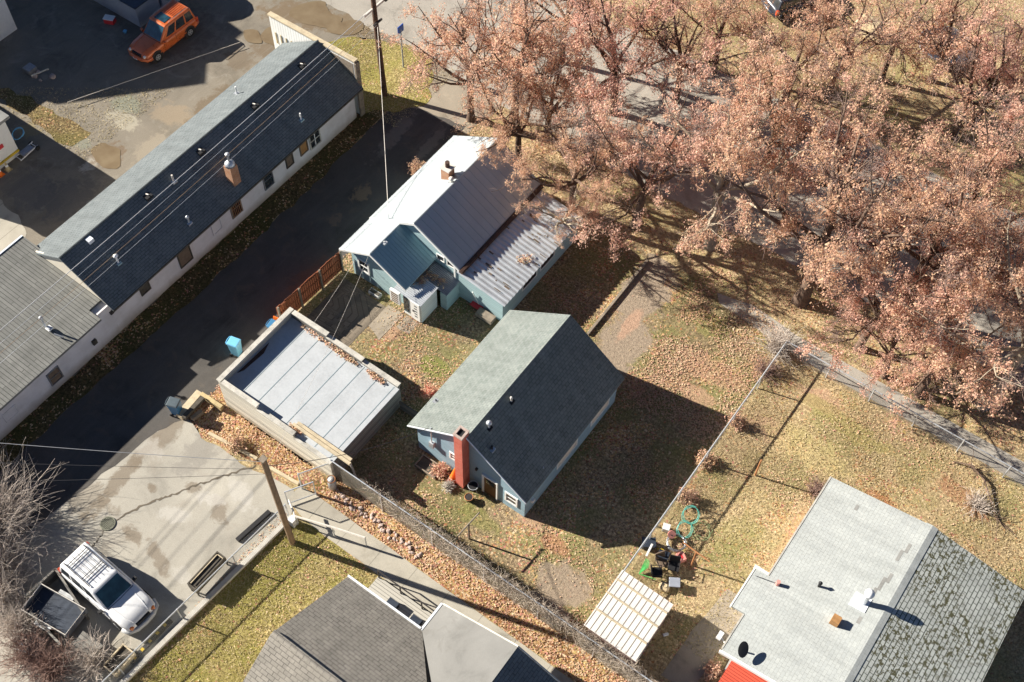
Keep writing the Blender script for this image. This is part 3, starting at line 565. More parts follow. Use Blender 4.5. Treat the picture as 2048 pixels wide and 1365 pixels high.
def metal_slope(x0, z0, x1, z1, y0, y1, name, mat, parent, nrib=14, amp=0.03, wide=0.035):
    """standing-seam roof slope with ribs running down the slope"""
    m = MB().slab([(x0, y0, z0), (x1, y0, z1), (x1, y1, z1), (x0, y1, z0)], .08)
    for i in range(nrib + 1):
        y = y0 + .02 + (y1 - y0 - .04) * i / nrib
        m.slab([(x0, y - wide / 2, z0 + amp), (x1, y - wide / 2, z1 + amp), (x1, y + wide / 2, z1 + amp), (x0, y + wide / 2, z0 + amp)], amp + .02)
    return m.build(name, mat, parent)
t = thing('metal_roof_house', 'pale teal house with white metal roofs and a corrugated sunroom under the trees', 'house', (-25, 30, 0))
def gable_box(x0, x1, y0, y1, ez, rz, xr=None, lw=None):
    xr = xr if xr is not None else (x0 + x1) / 2
    pts = [(x0, y0, 0), (x1, y0, 0), (x1, y0, ez), (xr, y0, rz), (x0, y0, ez)]
    return MB().wallpoly(pts, (0, y1 - y0, 0))
gable_box(-27.8, -22.6, 28.15, 35.0, 2.3, 3.92, -25.1).build('wall', 'siding_teal', t)
metal_slope(-28.15, 2.32, -25.1, 4.08, 28.0, 35.2, 'roof', 'metal_roof', t, 16)
rr = metal_slope(-25.1, 4.08, -22.28, 2.42, 28.0, 35.2, 'roof', 'metal_roof', t, 16)
MB().tube([(-25.1, 27.98, 4.09), (-25.1, 35.22, 4.09)], .045, 6).build('ridge_cap', 'metal_roof', rr)
for a, b_ in (((-28.15, 2.26), (-25.1, 4.02)), ((-25.1, 4.02), (-22.28, 2.36))):
    MB().hexa([(a[0], 27.96, a[1] - .12), (b_[0], 27.96, b_[1] - .12), (b_[0], 27.998, b_[1] - .12), (a[0], 27.998, a[1] - .12)], [(a[0], 27.96, a[1] + .06), (b_[0], 27.96, b_[1] + .06), (b_[0], 27.998, b_[1] + .06), (a[0], 27.998, a[1] + .06)]).build('bargeboard', 'white_trim', t)
MB().tube([(-22.17, 27.95, 2.33), (-22.17, 35.2, 2.33)], .13, 6).build('gutter', 'rust_gutter', t)
# wing
gable_box(-27.75, -24.15, 25.95, 28.15, 2.1, 3.2, -26.05).build('wall', 'siding_teal', t)
metal_slope(-28.2, 2.15, -26.05, 3.33, 25.6, 28.0, 'roof', 'metal_roof', t, 6)
r3 = metal_slope(-26.05, 3.33, -23.85, 2.1, 25.6, 28.14, 'roof', 'metal_roof_teal', t, 12, .015, .02)
MB().tube([(-26.05, 25.58, 3.34), (-26.05, 28.0, 3.34)], .04, 6).build('ridge_cap', 'metal_roof', r3)
for a, b_ in (((-28.2, 2.1), (-26.05, 3.28)), ((-26.05, 3.28), (-23.85, 2.05))):
    MB().hexa([(a[0], 25.55, a[1] - .1), (b_[0], 25.55, b_[1] - .1), (b_[0], 25.598, b_[1] - .1), (a[0], 25.598, a[1] - .1)], [(a[0], 25.55, a[1] + .05), (b_[0], 25.55, b_[1] + .05), (b_[0], 25.598, b_[1] + .05), (a[0], 25.598, a[1] + .05)]).build('bargeboard', 'white_trim', t)
window(t, (-26.95, 25.95, 1.25), 'x', .75, 1.0, 'white_trim', 'glass', .06, .1)
# porch entry
X(-24.05, -22.9, 25.55, 26.85, 0, 1.62).build('porch', 'siding_white', t)
corrugated(-24.55, -22.8, 25.45, 26.9, 1.8, 1.68, 'x', 14, .03).build('porch_roof', 'galv', t)
dr = X(-23.55, -22.98, 25.5, 25.548, .05, 1.5).build('door', 'white_trim', t); X(-23.42, -23.36, 25.48, 25.499, .7, .85).build('handle', 'dark_iron', dr)
b = MB()
for k in range(5): b.box(-23.3, -23.15, 25.485, 25.499, .35 + k * .22, .42 + k * .22)
b.build('glazing', 'glass', dr)
X(-24.0, -23.7, 25.5, 25.548, .3, 1.45).build('side_window', 'glass_blue', t)
tr = MB().hexa([(-24.75, 25.35, 0.75), (-24.15, 25.35, .75), (-24.15, 25.5, .75), (-24.75, 25.5, .75)], [(-24.75, 25.35, 1.7), (-24.15, 25.35, 1.7), (-24.15, 25.5, 1.7), (-24.75, 25.5, 1.7)]).build('shelf_panel', 'plastic_white', t)
b = MB()
for k in range(5): b.box(-24.66, -24.24, 25.335, 25.349, .82 + k * .17, .92 + k * .17)
b.build('shelf_openings', 'board_brown', tr)
corrugated(-24.1, -22.3, 26.92, 28.1, 1.75, 1.35, 'x', 12, .03).build('side_canopy', 'galv_dark', t)
X(-22.75, -22.35, 26.95, 28.1, .0, 1.3).build('canopy_wall', 'siding_teal', t)
for xx in (-23.6, -22.95): window(t, (xx, 28.149, 2.25), 'x', .5, .45, 'white_trim', 'glass', .04, .05, False)
X(-22.66, -22.56, 28.0, 28.14, 1.2, 2.35).build('trim', 'white_trim', t)
# sunroom
MB().wallpoly([(-22.599, 28.05, 0), (-19.6, 28.05, 0), (-19.6, 28.05, 1.62), (-22.599, 28.05, 2.1)], (0, 6.85, 0)).build('sunroom', 'siding_teal', t)
corrugated(-22.4, -19.38, 27.9, 35.0, 2.24, 1.74, 'x', 25, .05).build('sunroom_roof', 'galv', t)
for yy in (30.4, 32.0): window(t, (-19.6, yy, 1.15), 'y', 1.3, .6, 'white_trim', 'glass', .04, .06, False)
b = MB(); rr_ = random.Random(5)
for k in range(34):
    x = rr_.uniform(-22.1, -19.7); y = rr_.uniform(28.1, 33.5); l = rr_.uniform(.06, .4); zf = lambda q: 2.24 - (q + 22.4) / 3.02 * .5 + .055; w9 = rr_.uniform(.04, .10)
    b.slab([(x, y, zf(x)), (x + l, y, zf(x + l)), (x + l, y + w9, zf(x + l)), (x, y + w9, zf(x))], .006)
b.build('leaf_debris', 'board_brown', t)
ch = X(-26.1, -25.6, 31.5, 32.0, 3.2, 4.35).build('chimney', 'brick_orange', t)
X(-26.15, -25.55, 31.45, 32.05, 4.35, 4.43).build('cap', 'vent_cream', ch); cyl((-25.85, 31.75, 4.43), .12, .35, 10).build('flue', 'rust_gutter', ch)
pipe_vent(t, -25.3, 31.35, 3.95, .25, .08, 'vent_cream', .14)
pipe_vent(t, -25.95, 26.6, 3.28, .12, .03, 'plastic_white')
MB().tube([(*g(945, 587, 1.2), 1.3), (*g(962, 617), 0)], .03, 5).build('brace', 'white_trim', t)

# small blue cottage with a red chimney
t = thing('blue_cottage', 'small slate blue cottage with a tall red brick chimney on its front gable', 'house', (-15.5, 23.7, 0))
wl = gable_box(-18.55, -12.35, 19.78, 27.5, 2.0, 4.3, -15.5).build('wall', 'siding_slate', t)
rf = MB().slab([(-19.0, 19.62, 1.92), (-15.5, 19.62, 4.48), (-15.5, 27.8, 4.48), (-19.0, 27.8, 1.92)], .1)
rf.slab([(-15.5, 19.62, 4.48), (-12.18, 19.62, 1.98), (-12.18, 27.8, 1.98), (-15.5, 27.8, 4.48)], .1)
r4 = rf.build('roof', 'shingle_cottage', t)
b = MB()
for a, c2 in (((-19.0, 1.9), (-15.5, 4.46)), ((-15.5, 4.46), (-12.18, 1.96))):
    b.hexa([(a[0], 19.58, a[1] - .07), (c2[0], 19.58, c2[1] - .07), (c2[0], 19.618, c2[1] - .07), (a[0], 19.618, a[1] - .07)], [(a[0], 19.58, a[1] + .01), (c2[0], 19.58, c2[1] + .01), (c2[0], 19.618, c2[1] + .01), (a[0], 19.618, a[1] + .01)])
b.build('bargeboard', 'gutter_white', t)
ch = MB().box(-15.95, -15.5, 19.27, 19.77, 0, 4.75).build('chimney', 'brick_red', t)
b = MB()
for q in ((-15.98, -15.47, 19.24, 19.34), (-15.98, -15.47, 19.70, 19.8), (-15.98, -15.87, 19.34, 19.70), (-15.58, -15.47, 19.34, 19.70)): b.box(*q, 4.75, 4.85)
b.build('rim', 'rock', ch); X(-15.87, -15.58, 19.34, 19.70, 4.7, 4.77).build('flue', 'black', ch)
dr = X(-14.62, -13.92, 19.73, 19.779, .05, 1.6).build('door', 'door_brown', t)
b = MB().box(-14.74, -14.62, 19.70, 19.779, .0, 1.72).box(-13.92, -13.86, 19.70, 19.779, 0, 1.72).box(-14.62, -13.92, 19.70, 19.779, 1.6, 1.72); b.build('frame', 'white_trim', dr)
MB().box(-14.5, -14.04, 19.715, 19.729, 1.1, 1.45).build('glazing', 'glass', dr)
window(t, (-13.1, 19.78, 1.0), 'x', .72, .85, 'white_trim', 'glass', .05, .09)
window(t, (-16.35, 19.78, 1.45), 'x', .6, .6, 'white_trim', 'glass', .05, .08)
window(t, (-12.35, 23.2, 1.15), 'y', 1.7, .8, 'white_trim', 'wall_cream', .04, .07, False); window(t, (-12.35, 26.0, 1.15), 'y', 1.6, .8, 'white_trim', 'wall_cream', .04, .07, False)
v = X(-17.75, -17.5, 19.6, 19.779, 1.2, 1.65).build('meter', 'galv', t); cyl((-17.62, 19.68, 1.65), .035, 1.4, 6).build('mast', 'galv', v)
X(-15.1, -15.0, 19.66, 19.779, 1.75, 1.9).build('lamp', 'dark_iron', t)
X(-12.35, -12.22, 20.25, 20.45, .8, 1.0).build('dryer_vent', 'plastic_white', t)
pipe_vent(t, -15.1, 22.45, 4.15, .28, .05, 'vent_cream', .07, 'black'); pipe_vent(t, -15.1, 20.75, 4.15, .42, .05, 'galv', .14, 'black')
pipe_vent(t, -14.5, 20.15, 3.70, .3, .05, 'black', None, 'galv'); pipe_vent(t, -12.5, 21.4, 2.22, .12, .03, 'galv', None, None); pipe_vent(t, -18.6, 21.3, 2.22, .15, .035, 'black', None, 'galv')

# flat garage
t = thing('flat_roof_garage', 'pale plank garage with a flat grey membrane roof inside stepped parapets', 'garage', (-24, 18.6, 0))
GX0, GX1, GY0, GY1 = -27.55, -20.7, 16.02, 21.15
wl = MB(); wl.wallpoly([(GX0, GY0, 0), (GX1, GY0, 0), (GX1, GY0, 1.65), (-22.9, GY0, 1.75), (-22.9, GY0, 2.05), (-25.1, GY0, 2.1), (-25.1, GY0, 2.4), (GX0, GY0, 2.4)], (0, .16, 0)); wl.build('south_wall', 'planks_pale', t).name = 'front_wall'
wl = MB(); wl.wallpoly([(GX1, GY1, 0), (GX0, GY1, 0), (GX0, GY1, 2.4), (-25.1, GY1, 2.4), (-25.1, GY1, 2.2), (-22.9, GY1, 2.15), (-22.9, GY1, 2.0), (GX1, GY1, 1.95)], (0, -.16, 0)); wl.build('back_wall', 'planks_grey', t)
X(GX0, GX0 + .16, GY0 + .161, GY1 - .161, 0, 2.4).build('lane_wall', 'planks_pale', t); X(GX1 - .16, GX1, GY0 + .161, GY1 - .161, 0, 1.72).build('side_wall', 'planks_grey', t)
b = MB()
b.box(GX0 - .05, GX0 + .2, GY0 - .03, GY1 + .05, 2.403, 2.46)
b.box(GX0 + .263, -25.05, GY0 - .05, GY0 + .2, 2.403, 2.46); b.hexa([(-25.1, GY0 - .05, 2.103), (-22.85, GY0 - .05, 2.053), (-22.85, GY0 + .2, 2.053), (-25.1, GY0 + .2, 2.103)], [(-25.1, GY0 - .05, 2.16), (-22.85, GY0 - .05, 2.11), (-22.85, GY0 + .2, 2.11), (-25.1, GY0 + .2, 2.16)])
b.box(GX0 + .263, -25.05, GY1 - .2, GY1 + .05, 2.403, 2.46); b.hexa([(-25.1, GY1 - .2, 2.203), (-22.85, GY1 - .2, 2.153), (-22.85, GY1 + .05, 2.153), (-25.1, GY1 + .05, 2.203)], [(-25.1, GY1 - .2, 2.26), (-22.85, GY1 - .2, 2.21), (-22.85, GY1 + .05, 2.21), (-25.1, GY1 + .05, 2.26)])
b.hexa([(-22.85, GY1 - .2, 2.003), (-20.65, GY1 - .2, 1.953), (-20.65, GY1 + .05, 1.953), (-22.85, GY1 + .05, 2.003)], [(-22.85, GY1 - .2, 2.06), (-20.65, GY1 - .2, 2.01), (-20.65, GY1 + .05, 2.01), (-22.85, GY1 + .05, 2.06)])
b.hexa([(-22.85, GY0 - .05, 1.76), (-20.65, GY0 - .05, 1.66), (-20.65, GY0 + .2, 1.66), (-22.85, GY0 + .2, 1.76)], [(-22.85, GY0 - .05, 1.82), (-20.65, GY0 - .05, 1.72), (-20.65, GY0 + .2, 1.72), (-22.85, GY0 + .2, 1.82)])
b.build('coping', 'wood_trim', t)
rf = MB().slab([(GX0 + .162, GY0 + .162, 2.0), (-20.6, GY0 + .162, 1.76), (-20.6, GY1 - .162, 1.76), (GX0 + .162, GY1 - .162, 2.0)], .06).build('roof', 'membrane', t)
b = MB()
for k in range(7):
    x = -26.4 + k * .92; z = 2.0 - (x - GX0 - .162) / 6.788 * .24 + .004; b.slab([(x, GY0 + .2, z + .003), (x + .03, GY0 + .2, z + .003), (x + .03, GY1 - .2, z + .003), (x, GY1 - .2, z + .003)], .004)
b.build('seam', 'membrane_seam', rf)
b = MB(); b.hexa([(-23.3, 16.42, 1.9), (-19.85, 16.42, 1.8), (-19.85, 16.56, 1.8), (-23.3, 16.56, 1.9)], [(-23.3, 16.42, 2.03), (-19.85, 16.42, 1.93), (-19.85, 16.56, 1.93), (-23.3, 16.56, 2.03)])
b.hexa([(-23.2, 16.60, 1.86), (-19.95, 16.60, 1.79), (-19.95, 16.76, 1.79), (-23.2, 16.76, 1.86)], [(-23.2, 16.60, 1.96), (-19.95, 16.60, 1.88), (-19.95, 16.76, 1.88), (-23.2, 16.76, 1.96)]); b.build('beam', 'timber_pale', t)
MB().tube([(-20.0, 16.6, 1.8), (-19.6, 16.55, 0)], .05, 6).build('post', 'wood_trim', t)
# leaves gathered on its roof
def leaf_mesh(n, fn, size, seed, name, mat, parent=None, flat=0.5, asp=1.0):
    r_ = np.random.RandomState(seed); pts = np.array([fn(r_) for _ in range(n)]) if not isinstance(fn, np.ndarray) else fn; n = len(pts)
    a = r_.uniform(0, 2 * PI, n); th = r_.normal(0, flat, n); ph = r_.normal(0, flat, n); s1 = size * r_.uniform(.6, 1.3, n); s2 = s1 * r_.uniform(.4, .7, n) * asp
    u = np.stack([np.cos(a) * np.cos(th), np.sin(a) * np.cos(th), np.sin(th)], 1); wv = np.stack([-np.sin(a) * np.cos(ph), np.cos(a) * np.cos(ph), np.sin(ph)], 1)
    q = np.stack([pts - u * s1[:, None], pts - wv * s2[:, None] + u * s1[:, None] * .1, pts + u * s1[:, None], pts + wv * s2[:, None] + u * s1[:, None] * .1], 1).reshape(-1, 3)
    return quads(q, n, name, mat, parent)
def quads(q, n, name, mat, parent=None):
    base = np.array(world_base(parent)); me = bpy.data.meshes.new(name); me.vertices.add(4 * n); me.vertices.foreach_set('co', (q - base).astype(np.float32).ravel())
    me.loops.add(4 * n); me.loops.foreach_set('vertex_index', np.arange(4 * n, dtype=np.int32)); me.polygons.add(n)
    me.polygons.foreach_set('loop_start', np.arange(0, 4 * n, 4, dtype=np.int32)); me.update(calc_edges=True); me.validate()
    me.materials.append(MATS[mat]); o = bpy.data.objects.new(name, me); COL.objects.link(o); BASE[o.name] = tuple(base)
    if parent is not None: o.parent = parent
    return o
def roofpile(segs, n, seed, parent, name='leaf_litter', spread=.1, size=.06):
    r_ = np.random.RandomState(seed); P_ = []
    for _ in range(n):
        a, c2 = segs[r_.randint(len(segs))]; k = r_.rand(); P_.append([a[0] + (c2[0] - a[0]) * k + r_.normal(0, spread), a[1] + (c2[1] - a[1]) * k + r_.normal(0, spread), a[2] + (c2[2] - a[2]) * k + .03 + abs(r_.normal(0, .03))])
    return tag(leaf_mesh(len(P_), np.array(P_), size, seed, name, 'leaf_litter', parent), kind='stuff')
roofpile([((-24.2, 26.75, 1.78), (-23.6, 26.6, 1.76)), ((-24.1, 27.2, 1.78), (-22.8, 27.4, 1.5))], 420, 5, bpy.data.objects['metal_roof_house'], spread=.12)
roofpile([((-20.4, 30.6, 1.95), (-20.1, 31.0, 1.93))], 120, 6, bpy.data.objects['metal_roof_house'], spread=.15)
roofpile([((-26.6, 20.9, 2.0), (-23.0, 20.8, 1.88)), ((-24.6, 20.85, 1.93), (-23.3, 20.8, 1.9)), ((-23.4, 16.35, 1.88), (-22.8, 16.4, 1.86)), ((-22.4, 20.85, 1.84), (-21.4, 20.8, 1.8))], 900, 3, t, spread=.07)
b = MB(); b.prism([(-27.3, 17.0), (-27.15, 17.3), (-27.05, 18.6), (-27.25, 19.2)], 1.99, 2.02); b.build('ponding', 'rust_gutter', t)

# pale house bottom right
t = thing('pale_roof_house', 'wide house with a pale shingle roof, mossy on its far slope, and a red awning', 'house', (3, 22, 0))
def brz(x): return 3.6 - abs(x - 3.03) * .17
X(-1.2, 7.3, 19.0, 28.1, 0, 2.55).build('wall', 'wall_white', t)
rf = MB().slab([(-1.62, 18.6, brz(-1.62)), (3.03, 18.6, 3.6), (3.03, 28.45, 3.6), (-1.62, 28.45, brz(-1.62))], .12)
rf.slab([(-2.25, 20.55, brz(-2.25)), (-1.62, 20.55, brz(-1.62)), (-1.62, 22.62, brz(-1.62)), (-2.25, 22.62, brz(-2.25))], .12)
r5 = rf.build('roof', 'shingle_pale', t)
rf = MB().slab([(3.03, 18.6, 3.6), (7.65, 18.6, brz(7.65)), (7.65, 28.45, brz(7.65)), (3.03, 28.45, 3.6)], .12).build('roof', 'shingle_mossy', t); tag(rf, 'mossy roof slope with gapped shingles')
MB().slab([(2.75, 18.6, 3.575), (3.03, 18.6, 3.63), (3.03, 28.47, 3.63), (2.75, 28.47, 3.575)], .03).slab([(3.03, 18.6, 3.63), (3.3, 18.6, 3.575), (3.3, 28.47, 3.575), (3.03, 28.47, 3.63)], .03).build('ridge_cap', 'shingle_pale', t)
for pts in (((-1.66, 22.62), (-1.66, 28.45)), ((-2.29, 20.5), (-2.29, 22.65)), ((-1.66, 18.7), (-1.66, 20.5))):
    x, z = pts[0][0], brz(pts[0][0] + .04); X(x - .035, x + .035, pts[0][1], pts[1][1], z - .14, z + .02).build('gutter', 'wood_trim' if x > -2 else 'white_trim', t)
X(-2.35, -1.66, 22.63, 22.75, brz(-2) - .16, brz(-2) + .05).build('fascia', 'white_trim', t)
pipe_vent(t, .32, 23.3, brz(.32), .3, .06, 'black', .09, None)
v = cyl((2.16, 23.6, 3.4), .13, 1.1, 12).build('vent_stack', 'galv', t); MB().tube([(2.16, 23.6, 4.3), (2.16, 23.6, 4.5), (2.16, 23.6, 4.62)], [.2, .21, .07], 14).build('cap', 'plastic_white', v, True); MB().slab([(1.7, 23.2, brz(1.7) + .03), (2.4, 23.2, brz(2.4) + .03), (2.4, 23.9, brz(2.4) + .03), (1.7, 23.9, brz(1.7) + .03)], .05).build('flashing', 'gutter_white', v)
X(1.4, 1.75, 22.0, 22.35, 3.2, 3.75).build('chimney', 'board_orange', t)
v = cyl((-1.15, 22.45, 2.8), .09, .4, 10).build('attic_fan', 'plastic_pink', t); MB().tube([(-1.0, 22.5, 3.0), (-1.4, 22.4, 2.95), (-2.1, 22.3, 2.78)], .012, 4).build('cable', 'wire_black', v)
dm = cyl((-1.0, 19.0, 2.85), .04, .45, 8).build('dish_mast', 'dark_iron', t)
dsh = MB(); c0 = Vector((-.95, 18.9, 3.4)); N = 16
for ri, rr_2 in enumerate((.0, .18, .34)):
    for k in range(N):
        a = 2 * PI * k / N; p = Matrix.Rotation(R(50), 3, 'Y') @ Vector((rr_2 * math.cos(a), rr_2 * math.sin(a), rr_2 * rr_2 * .5)); dsh.v.append(tuple(c0 + p))
for ri in range(2):
    for k in range(N): dsh.f.append((ri * N + k, ri * N + (k + 1) % N, (ri + 1) * N + (k + 1) % N, (ri + 1) * N + k))
dsh.build('dish', 'dark_iron', dm, True)
v = MB().tube([(-1.6, 18.95, 2.7), (-1.95, 19.1, 2.75)], .03, 6).build('floodlight', 'white_trim', t); X(-2.1, -1.9, 18.95, 19.1, 2.67, 2.83).box(-2.1, -1.9, 19.15, 19.3, 2.67, 2.83).build('lamp', 'plastic_white', v)
for (x, y, l) in ((-.1, 27.6, .3), (2.55, 26.9, .5), (2.4, 26.4, .6), (2.5, 25.2, .5), (2.35, 24.8, .7), (2.25, 24.3, .4), (2.3, 22.8, .35)):
    z = brz(x) + .006; MB().slab([(x, y - l / 2, z), (x + .14, y - l / 2, z + .024), (x + .14, y + l / 2, z + .024), (x, y + l / 2, z)], .01).build('missing_tab', 'roof_grey_far', r5)
MB().hexa([(-1.7, 18.5, 2.62), (3.03, 18.5, 3.42), (3.03, 18.598, 3.42), (-1.7, 18.598, 2.62)], [(-1.7, 18.5, 2.82), (3.03, 18.5, 3.63), (3.03, 18.598, 3.63), (-1.7, 18.598, 2.82)]).build('bargeboard', 'white_trim', t)
MB().slab([(-1.1, 17.4, 1.6), (3.5, 17.4, 1.6), (3.5, 18.9, 2.1), (-1.1, 18.9, 2.1)], .06).build('awning', 'awning_red', t)

# taupe roof house bottom centre
t = thing('taupe_roof_house', 'house with a taupe shingle roof and a flat grey cross wing beside the concrete walk', 'house', (-12, 7, 0))
X(-15.8, -4.5, -2, 11.7, 0, 2.7).build('wall', 'wall_cream', t); X(-11.8, -4.7, 11.7, 13.1, 0, 2.7).build('wall', 'wall_cream', t)
rf = MB()
rf.add([(-16.1, 12.0, 2.8), (-12.1, 12.0, 2.8), (-8.15, 7.85, 5.0), (-16.25, 7.85, 5.0), (-16.1, 3.6, 2.8), (-6, 3.6, 2.8), (-6, 7.85, 5.0)], [(3, 2, 1, 0), (4, 5, 6, 3)])
rf.add([(-16.1, 12.0, 2.7), (-12.1, 12.0, 2.7), (-16.25, 7.85, 4.9), (-16.1, 3.6, 2.7)], []); n0 = 7
rf.f += [(0, 1, 8, 7), (3, 0, 7, 9), (4, 3, 9, 10)]
rf.build('roof', 'shingle_taupe', t)
rf = MB()
rf.add([(-12.1, 12.0, 2.8), (-12.1, 13.4, 2.8), (-8.15, 13.2, 4.75), (-8.15, 8.4, 4.75)], [(0, 3, 2, 1)])
rw = rf.build('wing_roof', 'roll_roof', t)
rf = MB().slab([(-8.15, 2, 4.75), (-4.2, 2, 2.65), (-4.2, 13.4, 2.65), (-8.15, 13.2, 4.75)], .1).build('wing_roof', 'shingle_old_dark', t)
MB().wallpoly([(-4.2, 13.15, 2.5), (-12.0, 13.15, 2.6), (-8.15, 13.1, 4.6)], (0, -.1, 0)).build('gable', 'wall_cream', t)
b = MB(); b.hexa([(-12.1, 13.4, 2.68), (-12.1, 13.46, 2.68), (-8.15, 13.26, 4.63), (-8.15, 13.2, 4.63)], [(-12.1, 13.4, 2.82), (-12.1, 13.46, 2.82), (-8.15, 13.26, 4.77), (-8.15, 13.2, 4.77)])
b.hexa([(-8.15, 13.2, 4.63), (-8.15, 13.26, 4.63), (-4.2, 13.46, 2.53), (-4.2, 13.4, 2.53)], [(-8.15, 13.2, 4.77), (-8.15, 13.26, 4.77), (-4.2, 13.46, 2.67), (-4.2, 13.4, 2.67)]); b.build('bargeboard', 'wood_trim', t)
X(-16.12, -12.15, 12.0, 12.09, 2.68, 2.83).build('gutter', 'gutter_white', t); X(-12.2, -12.1, 12.0, 13.42, 2.68, 2.83).build('gutter', 'gutter_white', t)
MB().tube([(-16.2, 7.95, 5.0), (-8.2, 7.9, 5.0)], .14, 6).build('ridge_cap', 'shingle_taupe', t)
t = thing('deck', 'small board deck with a thin rail in the corner beneath the white gutters', 'deck', (-14, 12.9, 0))
X(-15.9, -12.15, 12.1, 13.5, .12, .2).build('floor', 'deck_boards', t)
b = MB()
for x in (-15.85, -14.6, -13.4, -12.25): b.box(x, x + .05, 13.42, 13.47, .2, 1.0)
b.box(-15.85, -12.2, 13.42, 13.47, 1.0, 1.05); b.build('rail', 'dark_iron', t)
for x in (-14.5, -13.2): X(x - .25, x + .25, 12.45, 12.95, .2, .55).build('shadow_box', 'tarp_dark', t)  # dark boxes standing in for two square shadows on the deck

# buildings at the far left
t = thing('white_outbuilding', 'white block outbuilding with a grey roof at the left edge of the dirt lot', 'building', (-51, 19, 0))
X(-58, -48.25, 16.6, 21.2, 0, 2.8).build('wall', 'wall_white', t); X(-58.2, -48.0, 16.4, 21.45, 2.8, 2.98).build('roof', 'roof_grey_far', t)
X(-48.25, -48.2, 20.0, 20.5, 1.2, 1.45).build('sign', 'plastic_red', t); X(-48.25, -48.17, 16.6, 21.2, .3, .42).build('stripe', 'paint_yellow', t)
t = thing('white_building', 'white walled building cut by the top left corner', 'building', (-58, 26, 0))
X(-66, -56.25, 22, 28.0, 0, 2.9).build('wall', 'wall_white', t); X(-66.2, -56.0, 21.8, 28.25, 2.9, 3.1).build('roof', 'roof_grey_far', t)
t = thing('grey_shed', 'grey shed with a dark flat roof behind the orange car', 'shed', (-53, 34, 0))
X(-60, -50.35, 32.6, 34.4, 0, 1.45).build('wall', 'wall_grey', t); X(-60, -50.3, 32.55, 34.4, 1.45, 1.52).build('roof', 'tarp_dark', t)
b = MB(); n = 10
pts = [(-50.2, 34.45 + 1.7 * (1 - math.cos(PI * k / n)), 2.4 * math.sin(PI * k / n) ** .7) for k in range(n + 1)]
b.wallpoly(pts, (-9, 0, 0)).build('curved_bay', 'wall_grey', t)

# metal garden shed
t = thing('metal_shed', 'small metal garden shed with a tan ribbed roof between two fences', 'shed', (-5.6, 18, 0))
X(-6.75, -4.45, 16.55, 19.35, 0, 1.75).build('wall', 'rusty_wall', t)
m = MB().slab([(-6.95, 16.45, 1.95), (-4.3, 16.45, 1.85), (-4.35, 19.5, 1.85), (-6.97, 19.5, 1.95)], .05); m.build('roof', 'shed_sheet', t)
b = MB()
for k in range(11):
    x = -6.9 + k * .255; z = 1.95 - (x + 6.95) / 2.65 * .1; b.box(x, x + .022, 16.46, 19.49, z - .01, z + .009)
b.build('ribs', 'timber_grey', t)
b = MB()
for y in (17.3, 18.2, 18.95): b.hexa([(-6.93, y, 1.985), (-4.36, y, 1.89), (-4.36, y + .07, 1.89), (-6.93, y + .07, 1.985)], [(-6.93, y, 2.03), (-4.36, y, 1.94), (-4.36, y + .07, 1.94), (-6.93, y + .07, 2.03)])
b.build('batten', 'timber_pale', t)

